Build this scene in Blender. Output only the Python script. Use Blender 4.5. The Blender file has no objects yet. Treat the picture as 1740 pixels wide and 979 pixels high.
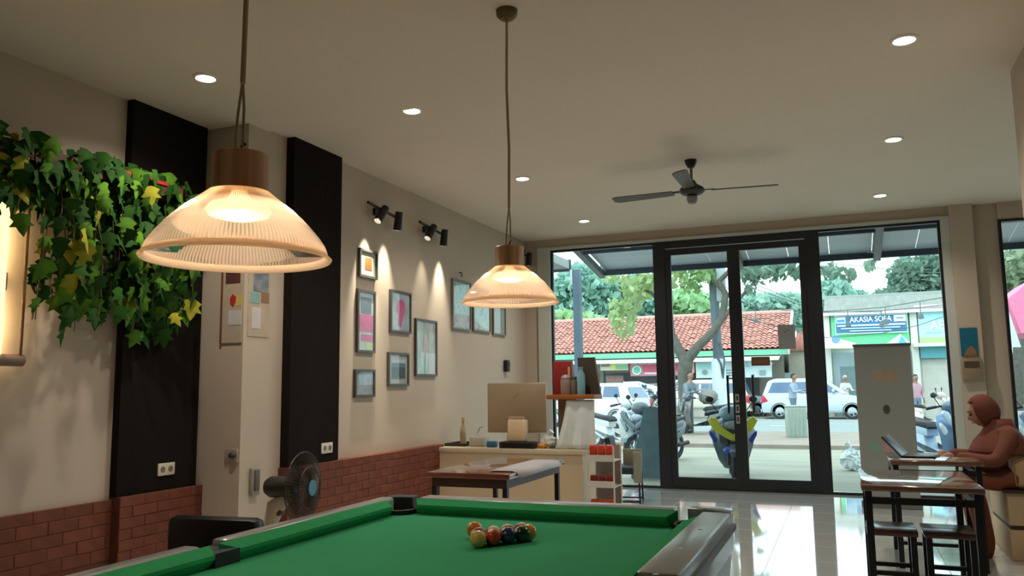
import bpy, bmesh, math, random
from mathutils import Vector, Matrix
random.seed(11)
S = bpy.context.scene
C = S.collection
PI = math.pi
# ---------------------------------------------------------------- camera
FPX, CX, CY, CAM_H = 1372.2, 870.0, 489.5, 1.31
yaw, pitch, roll = -0.386958, 0.121064, -0.011942
fw = Vector((math.sin(yaw)*math.cos(pitch), math.cos(yaw)*math.cos(pitch), math.sin(pitch)))
r0 = Vector((math.cos(yaw), -math.sin(yaw), 0)); u0 = r0.cross(fw)
rt = math.cos(roll)*r0 + math.sin(roll)*u0
up = -math.sin(roll)*r0 + math.cos(roll)*u0
cam_d = bpy.data.cameras.new('camera'); cam = bpy.data.objects.new('camera', cam_d); C.objects.link(cam)
cam_d.sensor_fit = 'HORIZONTAL'; cam_d.sensor_width = 36; cam_d.lens = FPX/1740*36
cam_d.clip_start = 0.05; cam_d.clip_end = 500
cam.matrix_world = Matrix(((rt.x, up.x, -fw.x, 0), (rt.y, up.y, -fw.y, 0), (rt.z, up.z, -fw.z, CAM_H), (0, 0, 0, 1)))
S.camera = cam
# ---------------------------------------------------------------- sky, sun, exposure
w = bpy.data.worlds.new('world'); S.world = w; w.use_nodes = True
wn = w.node_tree.nodes; bg = wn['Background']
bg.inputs[0].default_value = (0.74, 0.95, 1.0, 1); bg.inputs[1].default_value = 1.7
sd = bpy.data.lights.new('sun', 'SUN'); sd.energy = 0.9; sd.angle = math.radians(50); sd.color = (1, .98, .95)
so = bpy.data.objects.new('sun', sd); C.objects.link(so); so.rotation_euler = (math.radians(38), 0, math.radians(-25))
S.view_settings.view_transform = 'Standard'; S.view_settings.look = 'None'
S.view_settings.gamma = 1; S.view_settings.use_curve_mapping = False
S.view_settings.exposure = 0.85
E_DOWN, E_PEND, E_SPOT = 52, 3.0, 60        # watts of one downlight, one pendant bulb, one wall spot
S.cycles.max_bounces = 10; S.cycles.diffuse_bounces = 5; S.cycles.transparent_max_bounces = 16
S.cycles.sample_clamp_indirect = 4.0; S.cycles.caustics_reflective = False; S.cycles.caustics_refractive = False

# ---------------------------------------------------------------- pixel to world helpers (real distances given)
def ray(x, y): return fw + rt*((x-CX)/FPX) - up*((y-CY)/FPX)
def P(x, y, Y):
    d = ray(x, y); return Vector((0, 0, CAM_H)) + d*(Y/d.y)
def PZ(x, y, z):
    d = ray(x, y); return Vector((0, 0, CAM_H)) + d*((z-CAM_H)/d.z)
def PX(x, y, X):
    d = ray(x, y); return Vector((0, 0, CAM_H)) + d*(X/d.x)

# ---------------------------------------------------------------- materials
def lin(c): 
    c = c/255
    return c/12.92 if c <= .04045 else ((c+.055)/1.055)**2.4
def rgb(r, g, b): return (lin(r), lin(g), lin(b), 1)
MATS = {}
def M(name, c, rough=.55, metal=0, var=.08, scale=6, bump=0, bscale=40, spec=.5, rnd=0, coat=0, stretch=None, c2=None):
    """principled material, colour broken by noise; rnd = per-object variation; stretch = grain direction scale"""
    if name in MATS: return MATS[name]
    m = bpy.data.materials.new(name); m.use_nodes = True; nt = m.node_tree; b = nt.nodes['Principled BSDF']
    b.inputs['Roughness'].default_value = rough; b.inputs['Metallic'].default_value = metal
    b.inputs['Specular IOR Level'].default_value = spec
    if coat: b.inputs['Coat Weight'].default_value = coat; b.inputs['Coat Roughness'].default_value = .05
    col = rgb(*c)
    tc = nt.nodes.new('ShaderNodeTexCoord'); mp = nt.nodes.new('ShaderNodeMapping')
    nt.links.new(tc.outputs['Object'], mp.inputs[0])
    if stretch: mp.inputs['Scale'].default_value = stretch
    nz = nt.nodes.new('ShaderNodeTexNoise'); nz.inputs['Scale'].default_value = scale; nz.inputs['Detail'].default_value = 4
    nt.links.new(mp.outputs[0], nz.inputs['Vector'])
    mx = nt.nodes.new('ShaderNodeMix'); mx.data_type = 'RGBA'
    rp = nt.nodes.new('ShaderNodeMapRange'); rp.inputs[1].default_value = .3; rp.inputs[2].default_value = .7
    nt.links.new(nz.outputs[0], rp.inputs[0]); nt.links.new(rp.outputs[0], mx.inputs[0])
    k = 1-var
    mx.inputs[6].default_value = rgb(*c2) if c2 else (col[0]*k, col[1]*k, col[2]*k, 1)
    k = 1+var*.6
    mx.inputs[7].default_value = col if c2 else (min(1, col[0]*k), min(1, col[1]*k), min(1, col[2]*k), 1)
    out = mx.outputs[2]
    if rnd:
        oi = nt.nodes.new('ShaderNodeObjectInfo'); hs = nt.nodes.new('ShaderNodeHueSaturation')
        mr = nt.nodes.new('ShaderNodeMapRange'); mr.inputs[3].default_value = 1-rnd; mr.inputs[4].default_value = 1+rnd
        nt.links.new(oi.outputs['Random'], mr.inputs[0]); nt.links.new(mr.outputs[0], hs.inputs['Value'])
        nt.links.new(out, hs.inputs['Color']); out = hs.outputs[0]
    nt.links.new(out, b.inputs['Base Color'])
    if bump:
        n2 = nt.nodes.new('ShaderNodeTexNoise'); n2.inputs['Scale'].default_value = bscale
        nt.links.new(mp.outputs[0], n2.inputs['Vector'])
        bp = nt.nodes.new('ShaderNodeBump'); bp.inputs['Strength'].default_value = bump
        nt.links.new(n2.outputs[0], bp.inputs['Height']); nt.links.new(bp.outputs[0], b.inputs['Normal'])
    MATS[name] = m; return m
def M_emit(name, c, s):
    if name in MATS: return MATS[name]
    m = bpy.data.materials.new(name); m.use_nodes = True; b = m.node_tree.nodes['Principled BSDF']
    b.inputs['Base Color'].default_value = rgb(*c); b.inputs['Emission Color'].default_value = rgb(*c)
    b.inputs['Emission Strength'].default_value = s; MATS[name] = m; return m
def M_glass(name, tint=(.93, .97, .97), refl=.9, rough=.0):
    m = bpy.data.materials.new(name); m.use_nodes = True; nt = m.node_tree; nt.nodes.remove(nt.nodes['Principled BSDF'])
    o = nt.nodes['Material Output']; t = nt.nodes.new('ShaderNodeBsdfTransparent'); g = nt.nodes.new('ShaderNodeBsdfGlossy')
    t.inputs[0].default_value = (*tint, 1); g.inputs[0].default_value = (refl, refl, refl, 1); g.inputs['Roughness'].default_value = rough
    f = nt.nodes.new('ShaderNodeFresnel'); f.inputs[0].default_value = 1.3
    ge = nt.nodes.new('ShaderNodeNewGeometry'); mu = nt.nodes.new('ShaderNodeMath'); mu.operation = 'MULTIPLY_ADD'   # only the outer face reflects
    sb = nt.nodes.new('ShaderNodeMath'); sb.operation = 'SUBTRACT'; sb.inputs[0].default_value = 1; nt.links.new(ge.outputs['Backfacing'], sb.inputs[1])
    mu.inputs[2].default_value = 0; nt.links.new(f.outputs[0], mu.inputs[0]); nt.links.new(sb.outputs[0], mu.inputs[1])
    mx = nt.nodes.new('ShaderNodeMixShader'); nt.links.new(mu.outputs[0], mx.inputs[0]); nt.links.new(t.outputs[0], mx.inputs[1]); nt.links.new(g.outputs[0], mx.inputs[2])
    nt.links.new(mx.outputs[0], o.inputs[0]); MATS[name] = m; return m
def M_shade(name):
    m = bpy.data.materials.new(name); m.use_nodes = True; nt = m.node_tree; nt.nodes.remove(nt.nodes['Principled BSDF'])
    o = nt.nodes['Material Output']
    t = nt.nodes.new('ShaderNodeBsdfTransparent'); t.inputs[0].default_value = (1, .93, .84, 1)
    tl = nt.nodes.new('ShaderNodeBsdfTranslucent'); tl.inputs[0].default_value = rgb(244, 214, 190)
    df = nt.nodes.new('ShaderNodeBsdfDiffuse'); df.inputs[0].default_value = rgb(226, 200, 178)
    g = nt.nodes.new('ShaderNodeBsdfGlossy'); g.inputs['Roughness'].default_value = .12; g.inputs[0].default_value = (1, .95, .9, 1)
    a = nt.nodes.new('ShaderNodeMixShader'); a.inputs[0].default_value = .45; nt.links.new(tl.outputs[0], a.inputs[1]); nt.links.new(df.outputs[0], a.inputs[2])
    b = nt.nodes.new('ShaderNodeMixShader'); b.inputs[0].default_value = .66; nt.links.new(t.outputs[0], b.inputs[1]); nt.links.new(a.outputs[0], b.inputs[2])
    # refracted light and dark of the moulded ribs, put into the transparency: 148 round the shade
    tc = nt.nodes.new('ShaderNodeTexCoord'); sx = nt.nodes.new('ShaderNodeSeparateXYZ'); nt.links.new(tc.outputs['Object'], sx.inputs[0])
    at = nt.nodes.new('ShaderNodeMath'); at.operation = 'ARCTAN2'; nt.links.new(sx.outputs[1], at.inputs[0]); nt.links.new(sx.outputs[0], at.inputs[1])
    ml_ = nt.nodes.new('ShaderNodeMath'); ml_.operation = 'MULTIPLY'; ml_.inputs[1].default_value = 148; nt.links.new(at.outputs[0], ml_.inputs[0])
    sn = nt.nodes.new('ShaderNodeMath'); sn.operation = 'SINE'; nt.links.new(ml_.outputs[0], sn.inputs[0])
    ma = nt.nodes.new('ShaderNodeMath'); ma.operation = 'MULTIPLY_ADD'; ma.inputs[1].default_value = .26; ma.inputs[2].default_value = .64; nt.links.new(sn.outputs[0], ma.inputs[0]); nt.links.new(ma.outputs[0], b.inputs[0])
    f = nt.nodes.new('ShaderNodeFresnel'); f.inputs[0].default_value = 1.45
    c = nt.nodes.new('ShaderNodeMixShader'); nt.links.new(f.outputs[0], c.inputs[0]); nt.links.new(b.outputs[0], c.inputs[1]); nt.links.new(g.outputs[0], c.inputs[2])
    nt.links.new(c.outputs[0], o.inputs[0]); MATS[name] = m; return m
def M_rim(name):
    m = bpy.data.materials.new(name); m.use_nodes = True; nt = m.node_tree; p = nt.nodes['Principled BSDF']
    p.inputs['Base Color'].default_value = rgb(244, 222, 200); p.inputs['Roughness'].default_value = .15
    tl = nt.nodes.new('ShaderNodeBsdfTranslucent'); tl.inputs[0].default_value = rgb(250, 226, 200); ms = nt.nodes.new('ShaderNodeMixShader'); ms.inputs[0].default_value = .55
    nt.links.new(p.outputs[0], ms.inputs[1]); nt.links.new(tl.outputs[0], ms.inputs[2]); nt.links.new(ms.outputs[0], nt.nodes['Material Output'].inputs[0]); return m
def M_bands(name, stops, axis='Z', rough=.7, coord='Object'):
    """flat print / cloth in plain bands along one object axis: stops = [(pos, colour)...]"""
    if name in MATS: return MATS[name]
    m = bpy.data.materials.new(name); m.use_nodes = True; nt = m.node_tree; b = nt.nodes['Principled BSDF']; b.inputs['Roughness'].default_value = rough
    tc = nt.nodes.new('ShaderNodeTexCoord'); sp = nt.nodes.new('ShaderNodeSeparateXYZ'); nt.links.new(tc.outputs[coord], sp.inputs[0])
    lo, hi = stops[0][0], stops[-1][0]
    mr = nt.nodes.new('ShaderNodeMapRange'); mr.inputs[1].default_value = lo; mr.inputs[2].default_value = hi
    nt.links.new(sp.outputs[axis], mr.inputs[0])
    cr = nt.nodes.new('ShaderNodeValToRGB'); cr.color_ramp.interpolation = 'CONSTANT'
    e = cr.color_ramp.elements
    while len(e) > 1: e.remove(e[-1])
    for i, (p, c) in enumerate(stops[:-1]):
        q = (p-lo)/(hi-lo)
        el = e[0] if i == 0 else e.new(q)
        el.position = q; el.color = rgb(*c)
    nt.links.new(mr.outputs[0], cr.inputs[0]); nt.links.new(cr.outputs[0], b.inputs['Base Color'])
    MATS[name] = m; return m
def M_art(name, cols, scale=5, seed=0, rough=.4, stretch=(1, 1, 1)):
    """abstract picture: smooth noise through a ramp of colours"""
    m = bpy.data.materials.new(name); m.use_nodes = True; nt = m.node_tree; b = nt.nodes['Principled BSDF']; b.inputs['Roughness'].default_value = rough
    tc = nt.nodes.new('ShaderNodeTexCoord'); mp = nt.nodes.new('ShaderNodeMapping'); nt.links.new(tc.outputs['Object'], mp.inputs[0])
    mp.inputs['Location'].default_value = (seed*3.1, seed*1.7, seed); mp.inputs['Scale'].default_value = stretch
    nz = nt.nodes.new('ShaderNodeTexNoise'); nz.inputs['Scale'].default_value = scale; nz.inputs['Detail'].default_value = 2; nt.links.new(mp.outputs[0], nz.inputs['Vector'])
    cr = nt.nodes.new('ShaderNodeValToRGB'); e = cr.color_ramp.elements
    for i, c in enumerate(cols):
        q = .3+.4*i/max(1, len(cols)-1)
        el = e[i] if i < 2 else e.new(q)
        el.position = q; el.color = rgb(*c)
    nt.links.new(nz.outputs[0], cr.inputs[0]); nt.links.new(cr.outputs[0], b.inputs['Base Color']); MATS[name] = m; return m

# ---------------------------------------------------------------- mesh building
class MB:
    def __init__(s): s.b = bmesh.new()
    def box(s, c, d, rot=None, bev=0, seg=2):
        t = bmesh.new(); bmesh.ops.create_cube(t, size=1)
        bmesh.ops.scale(t, vec=d, verts=t.verts)
        if bev: bmesh.ops.bevel(t, geom=t.edges[:], offset=bev, segments=seg, affect='EDGES', profile=.5)
        if rot is not None: bmesh.ops.rotate(t, cent=(0, 0, 0), matrix=rot if isinstance(rot, Matrix) else Matrix.Rotation(rot, 3, 'Z'), verts=t.verts)
        bmesh.ops.translate(t, vec=c, verts=t.verts); s.join(t); return s
    def lo(s, x0, x1, y0, y1, z0, z1, bev=0): return s.box(((x0+x1)/2, (y0+y1)/2, (z0+z1)/2), (abs(x1-x0), abs(y1-y0), abs(z1-z0)), None, bev)
    def join(s, t):
        vm = {v: s.b.verts.new(v.co) for v in t.verts}
        for f in t.faces:
            try: s.b.faces.new([vm[v] for v in f.verts])
            except ValueError: pass
        t.free()
    def tube(s, pts, r, n=8, cap=True, closed=False):
        pts = [Vector(p) for p in pts]; N = len(pts)
        rs = r if isinstance(r, (list, tuple)) else [r]*N
        rings = []; prev = None
        for i, p in enumerate(pts):
            if closed: d = pts[(i+1) % N]-pts[i-1]
            else: d = pts[min(i+1, N-1)]-pts[max(i-1, 0)]
            d.normalize()
            if prev is None: a = d.orthogonal().normalized()
            else:
                a = prev-d*prev.dot(d)
                a = a.normalized() if a.length > 1e-6 else d.orthogonal().normalized()
            prev = a; bb = d.cross(a)
            rings.append([s.b.verts.new(p+(a*math.cos(2*PI*k/n)+bb*math.sin(2*PI*k/n))*rs[i]) for k in range(n)])
        for i in range(N if closed else N-1):
            A, B = rings[i], rings[(i+1) % N]
            for k in range(n): s.b.faces.new((A[k], A[(k+1) % n], B[(k+1) % n], B[k]))
        if cap and not closed: s.b.faces.new(rings[0][::-1]); s.b.faces.new(rings[-1])
        return s
    def cyl(s, a, b, r, r2=None, n=16): return s.tube([a, b], [r, r if r2 is None else r2], n)
    def lathe(s, prof, n=24, c=(0, 0, 0), rib=0, rot=None, closed=False):
        rings = []
        for (r, z) in prof:
            ring = []
            for k in range(n):
                a = 2*PI*k/n; rr = r+(rib if (k % 2 and r > 1e-4) else 0)
                v = Vector((rr*math.cos(a), rr*math.sin(a), z))
                if rot is not None: v = rot @ v
                ring.append(s.b.verts.new(v+Vector(c)))
            rings.append(ring)
        R = list(zip(rings[:-1], rings[1:]))
        if closed: R.append((rings[-1], rings[0]))
        for A, B in R:
            for k in range(n): s.b.faces.new((A[k], A[(k+1) % n], B[(k+1) % n], B[k]))
        if not closed:
            if prof[0][0] > 1e-4 and prof[0][0] < .0: pass
        return s
    def sphere(s, c, r, nu=16, nv=10, rot=None):
        t = bmesh.new(); bmesh.ops.create_uvsphere(t, u_segments=nu, v_segments=nv, radius=1)
        r = r if isinstance(r, (tuple, list)) else (r, r, r)
        bmesh.ops.scale(t, vec=r, verts=t.verts)
        if rot is not None: bmesh.ops.rotate(t, cent=(0, 0, 0), matrix=rot, verts=t.verts)
        bmesh.ops.translate(t, vec=c, verts=t.verts); s.join(t); return s
    def prism(s, poly, a, b, axis='y', bev=0, inset=None):
        """polygon (two coords) extruded along an axis from a to b"""
        def mk(p, t):
            if axis == 'y': return (p[0], t, p[1])
            if axis == 'x': return (t, p[0], p[1])
            return (p[0], p[1], t)
        t = bmesh.new()
        A = [t.verts.new(mk(p, a)) for p in poly]; B = [t.verts.new(mk(p, b)) for p in poly]
        t.faces.new(A); t.faces.new(B[::-1]); n = len(poly)
        for i in range(n): t.faces.new((A[i], B[i], B[(i+1) % n], A[(i+1) % n]))
        bmesh.ops.recalc_face_normals(t, faces=t.faces)
        if bev: bmesh.ops.bevel(t, geom=t.edges[:], offset=bev, segments=2, affect='EDGES', profile=.5)
        s.join(t); return s
    def poly(s, pts):
        s.b.faces.new([s.b.verts.new(p) for p in pts]); return s
    def mesh(s, name, mat, smooth=True, ang=35, norm=True):
        if norm: bmesh.ops.recalc_face_normals(s.b, faces=s.b.faces)
        me = bpy.data.meshes.new(name); s.b.to_mesh(me); s.b.free()
        if mat: me.materials.append(mat)
        if smooth:
            for p in me.polygons: p.use_smooth = True
            me.set_sharp_from_angle(angle=math.radians(ang))
        return me
    def build(s, name, mat, parent=None, smooth=True, ang=35, loc=None, norm=True):
        o = bpy.data.objects.new(name, s.mesh(name, mat, smooth, ang, norm)); C.objects.link(o)
        if parent: o.parent = parent
        if loc is not None: o.location = loc
        return o
def tag(o, label=None, cat=None, group=None, kind=None):
    if label: o['label'] = label
    if cat: o['category'] = cat
    if group: o['group'] = group
    if kind: o['kind'] = kind
    return o
def thing(name, label, cat, loc=(0, 0, 0), rz=0, group=None):
    o = bpy.data.objects.new(name, None); C.objects.link(o); o.location = loc; o.rotation_euler = (0, 0, rz)
    return tag(o, label, cat, group)
def struct(o): o['kind'] = 'structure'; return o
def copy_tree(o, parent=None, top=True):
    c = o.copy(); C.objects.link(c); c.parent = parent
    for ch in list(o.children): copy_tree(ch, c, False)
    return c
def text(body, size, loc, mat, parent, rot=(PI/2, 0, 0), width=None, name='lettering', align='CENTER', bold=0):
    cu = bpy.data.curves.new(name, 'FONT'); cu.body = body; cu.size = size; cu.align_x = align; cu.align_y = 'CENTER'; cu.extrude = .003; cu.offset = bold
    cu.materials.append(mat); o = bpy.data.objects.new(name, cu); C.objects.link(o); o.parent = parent; o.location = loc; o.rotation_euler = rot
    bpy.context.view_layer.update()
    me = bpy.data.meshes.new_from_object(o.evaluated_get(bpy.context.evaluated_depsgraph_get()))
    m_ = bpy.data.objects.new(name, me); C.objects.link(m_); m_.parent = parent; m_.location = loc; m_.rotation_euler = rot
    xs = [v.co.x for v in me.vertices]
    if width and xs: m_.scale.x = width/(max(xs)-min(xs))
    bpy.data.objects.remove(o); return m_
def skin(name, verts, edges, radii, mat, parent=None, root=0, sub=2):
    me = bpy.data.meshes.new(name); me.from_pydata([Vector(v) for v in verts], edges, []); me.materials.append(mat)
    o = bpy.data.objects.new(name, me); C.objects.link(o)
    if parent: o.parent = parent
    sk = o.modifiers.new('skin', 'SKIN'); sk.use_smooth_shade = True
    for i, r in enumerate(radii):
        sv = me.skin_vertices[0].data[i]; sv.radius = (r, r) if not isinstance(r, tuple) else r; sv.use_root = (i == root)
    ss = o.modifiers.new('sub', 'SUBSURF'); ss.levels = sub; ss.render_levels = sub
    return o
# ================================================================ ROOM SHELL
WX1, WX2, YD, HC = -4.48, -4.05, 10.44, 3.32
m_wall = M('wall paint', (194, 178, 161), .75, var=.03, scale=2)
m_ceil = M('ceiling paint', (228, 215, 199), .8, var=.02, scale=1)
m_black = M('black panel', (28, 23, 19), .95, spec=.15, var=.2, scale=3, stretch=(1, 1, .2))
m_brickw = M('brick red', (112, 58, 38), .8, var=.2, scale=9, bump=.3, bscale=60, rnd=.10)
m_mortar = M('brick mortar', (100, 54, 37), .9, var=.15, scale=20)
m_tile = M('floor tile', (206, 210, 208), .06, var=.04, scale=3, spec=1.0, coat=1)
m_trimw = M('white window trim', (196, 198, 192), .5, var=.04)
m_frame = M('dark window frame', (38, 40, 46), .4, var=.1, metal=.2)
m_glass = M_glass('window glass')
b = MB()
b.prism([(-4.75, -3), (WX1, -3), (WX1, 4.72), (WX2, 4.72), (WX2, 10.6), (-4.75, 10.6)], 0, HC, 'z')
wall_left = struct(b.build('wall_left', m_wall, smooth=False))
ceiling = struct(MB().lo(-4.75, 5.2, -3.1, 4.95, 3.305, 3.5).lo(-4.75, 5.2, 4.95, 10.64, HC, 3.5).build('ceiling', m_ceil, smooth=False))
floor = struct(MB().lo(-4.75, 5.2, -3.1, 10.62, -.2, -.004).build('floor', m_tile, smooth=False))
tm = MB().box((0, 0, -.012), (.597, .597, .024), bev=.0015, seg=1).mesh('tile', m_tile, smooth=False)
for i in range(10):
    for j in range(13):
        o = bpy.data.objects.new('tile', tm); C.objects.link(o); o.parent = floor; o.location = (-2.7+.6*i, 3.24+.6*j, 0)
struct(MB().lo(-4.75, 5.2, -3.2, -3.0, 0, HC).build('wall_back', m_wall, smooth=False))
struct(MB().lo(5.0, 5.2, -3, 10.6, 0, HC).build('wall_right', m_wall, smooth=False))
# street front: side piece, header, stepped column, wall above the right bay
b = MB()
b.lo(-4.05, -3.84, 10.40, 10.62, 0, HC); b.lo(-3.84, 1.22, 10.40, 10.62, 3.20, HC)
b.lo(1.215, 1.45, 10.34, 10.62, 0, HC); b.lo(1.45, 1.71, 10.46, 10.62, 0, HC)
b.lo(1.71, 5.0, 10.42, 10.62, 3.12, HC); b.lo(4.7, 5.0, 10.42, 10.62, 0, 3.12)
wall_front = struct(b.build('wall_front', m_wall, smooth=False))
struct(MB().lo(1.12, 1.42, -3, 5.95, 2.34, HC).build('trim_1', m_wall, smooth=False))          # deep beam on the right
b = MB(); b.lo(-3.84, -3.665, 10.36, 10.52, 0, 3.2); b.lo(1.125, 1.214, 10.36, 10.52, 0, 3.2); b.lo(-3.665, 1.125, 10.36, 10.52, 3.165, 3.2)
struct(b.build('trim_2', m_trimw, smooth=False))
# black panels and brick dado on the left wall
struct(MB().lo(WX1, -4.42, 3.99, 4.69, .622, HC).build('trim_3', m_black, smooth=False))
struct(MB().lo(WX2, -3.97, 5.17, 5.83, .715, HC).build('trim_4', m_black, smooth=False))
def dado(name, xw, x, y0, y1, z, rows_from=0):
    s = struct(MB().lo(xw, x-.003, y0, y1, 0, z-.004).build(name, m_mortar, smooth=False))
    bl, bh = .206, .0652
    meshes = {}
    n = int(z/(bh+.008)+.5); step = z/n
    for r in range(n):
        if (r+.5)*step < rows_from: continue
        y = y0-(bl/2 if r % 2 else 0)
        while y < y1-.02:
            a, c = max(y, y0)+.0025, min(y+bl, y1)-.0025
            if c-a > .02:
                L = round(c-a, 3)
                if L not in meshes: meshes[L] = MB().box((0, 0, 0), (.02, L, step-.005), bev=.003, seg=1).mesh('brick', m_brickw, smooth=False)
                o = bpy.data.objects.new('brick', meshes[L]); C.objects.link(o); o.parent = s
                o.location = (x-.010+random.uniform(-.0015, .0025), (a+c)/2, (r+.5)*step)
            y += bl
    return s
dado('baseboard_1', WX1, -4.45, 2.3, 3.99, .612, .2)
dado('baseboard_2', WX1, -4.38, 3.99, 4.72, .625, .2)
dado('baseboard_3', WX2, -3.955, 5.15, 7.75, .715, .2)
# ---------------------------------------------------------------- glazing and doors
def leaf(name, x0, x1, hx):
    d = thing(name, None, None, (0, 0, 0)); struct(d)
    f = MB().lo(x0, x0+.075, 10.41, 10.46, .012, 3.06).lo(x1-.075, x1, 10.41, 10.46, .012, 3.06).build('stile', m_frame, d, False)
    MB().lo(x0+.075, x1-.075, 10.411, 10.459, .012, .15).build('rail', m_frame, d, False)
    MB().lo(x0+.075, x1-.075, 10.411, 10.459, 2.98, 3.06).build('rail', m_frame, d, False)
    MB().lo(x0+.07, x1-.07, 10.43, 10.438, .14, 2.99).build('pane', m_glass, d, False)
    h = MB().tube([(hx, 10.41, 1.41), (hx, 10.33, 1.41), (hx, 10.33, .95), (hx, 10.41, .95)], .016, 8).build('handle', M('handle metal', (40, 38, 38), .35, .6), d)
    return d
m_frd = m_frame
b = MB(); b.lo(-2.21, -2.085, 10.40, 10.48, 0, 3.165); b.lo(-.36, -.225, 10.40, 10.48, 0, 3.165); b.lo(-2.085, -.36, 10.40, 10.48, 3.07, 3.165)
b.lo(-2.085, -.36, 10.40, 10.48, 0, .012)
struct(b.build('trim_5', m_frame, smooth=False))
leaf('door_1', -2.085, -1.2185, -1.34); leaf('door_2', -1.2175, -.36, -1.04)
def fixed(name, x0, x1, z0, z1, fr=.03):
    w_ = thing(name, None, None); struct(w_)
    MB().lo(x0, x1, 10.41, 10.46, z0, z0+fr).lo(x0, x1, 10.41, 10.46, z1-fr, z1).lo(x0, x0+fr, 10.41, 10.46, z0+fr, z1-fr).lo(x1-fr, x1, 10.41, 10.46, z0+fr, z1-fr).build('frame', m_frame, w_, False)
    MB().lo(x0+fr*.8, x1-fr*.8, 10.43, 10.438, z0+fr*.8, z1-fr*.8).build('pane', m_glass, w_, False)
fixed('window_1', -3.665, -2.21, 0, 3.165); fixed('window_2', -.225, 1.125, 0, 3.165); fixed('window_3', 1.71, 4.7, 0, 3.12)
# ================================================================ LAMPS
m_lampwhite = M('lamp ring white', (235, 230, 220), .4)
m_disc = M_emit('downlight glow', (255, 246, 228), 14)
LD = [(-3.69, 3.88, 'round white downlight nearest the left wall, above the big glass lamp'),
      (-2.81, 5.0, 'round white downlight between the two hanging glass lamps'),
      (-2.79, 7.15, 'round white downlight just right of the far lamp cord'),
      (-2.85, 9.37, 'small white downlight near the street window, left of the ceiling fan'),
      (.44, 5.11, 'round white downlight at upper right, nearest of the right row'),
      (.49, 7.26, 'round white downlight in the right row, second from the street front'),
      (.47, 9.45, 'small white downlight of the right row, next to the window header')]
for x, y, lb in LD:
    zc = 3.305 if y < 4.95 else HC
    t = thing('downlight', lb, 'ceiling light', (x, y, zc), 0, 'recessed downlights in the ceiling')
    MB().lathe([(.056, -.002), (.062, -.012), (.078, -.008), (.08, 0)], 28).build('trim_ring', m_lampwhite, t)
    MB().lathe([(.0005, -.006), (.056, -.004)], 24).build('diffuser', m_disc, t)
    l = bpy.data.lights.new('downlight', 'SPOT'); l.energy = E_DOWN; l.spot_size = math.radians(140); l.spot_blend = .8; l.shadow_soft_size = .05; l.color = (1, .9, .76)
    lo_ = bpy.data.objects.new('downlight_lamp', l); C.objects.link(lo_); lo_.parent = t; lo_.location = (0, 0, -.02)
m_shade = M_shade('ribbed glass'); m_rimm = M_rim('cream glass rim')
m_cap = M('bronze cap', (206, 160, 122), .4, .15, var=.5, scale=14, stretch=(2, 2, .05))  # streak highlights put into the cap's colour as upright bands
m_cord = M('tan cord', (186, 164, 130), .7)
m_bulb = M_emit('bulb glow', (255, 226, 170), 1.1)
def pendant(label, x, y, z, top, rz, ztop):
    t = thing('pendant_lamp', label, 'lamp', (x, y, z), rz, 'glass lamps over the pool table')
    prof = [(.234, .012), (.226, .034), (.211, .056), (.191, .080), (.168, .105), (.143, .128), (.118, .148), (.095, .166), (.076, .182)]
    MB().lathe(prof, 296, rib=.0045).build('shade', m_shade, t, ang=80)
    MB().lathe([(.234, .013), (.250, -.002), (.246, -.008), (.236, -.002), (.229, .010)], 72, closed=True).build('rim', m_rimm, t)
    MB().lathe([(.0005, .184), (.080, .181), (.076, .188), (.075, .282), (.070, .287), (.0005, .287)], 40).build('cap', m_cap, t)
    MB().lathe([(.0005, .104), (.045, .107), (.080, .118), (.088, .131), (.078, .146), (.03, .162), (.02, .185)], 28).build('bulb', m_bulb, t)  # flat glowing globe, shaped to make the bright band inside the shade
    H = ztop-z
    MB().tube([(-.018, 0, .285), (-.012, 0, .40), (0, 0, .50)], .004, 6).tube([(.006, 0, .285), (.006, 0, .42), (0, 0, .50)], .004, 6).build('cord_loop', m_cord, t)
    MB().tube([(.0, 0, .297), (.004, .003, .312), (.012, .004, .32)], .006, 6).build('cord_grip', M('dark clip', (70, 55, 42), .5), t)
    MB().tube([(0, 0, .49), (.004, 0, .49+(H-.49)*.3), (-.005, .003, .49+(H-.49)*.6), (0, 0, H-.03)], .0075, 8).build('cord', m_cord, t)
    MB().lathe([(.0005, H-.055), (.035, H-.05), (.055, H-.03), (.058, H)], 28).build('canopy', M('canopy bronze', (108, 88, 56), .45, .5), t)
    l = bpy.data.lights.new('bulb', 'POINT'); l.energy = E_PEND; l.shadow_soft_size = .035; l.color = (1, .84, .64)
    q = bpy.data.objects.new('bulb_lamp', l); C.objects.link(q); q.parent = t; q.location = (0, 0, .075)
pendant('large ribbed glass pendant lamp nearest the camera, before the black wall panels', -1.502, 1.72, 1.664, .2, .2, 3.305)
pendant('smaller-looking ribbed glass pendant lamp farther off, beside the street window', -1.560, 3.80, 1.737, .2, .6, 3.305)
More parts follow.
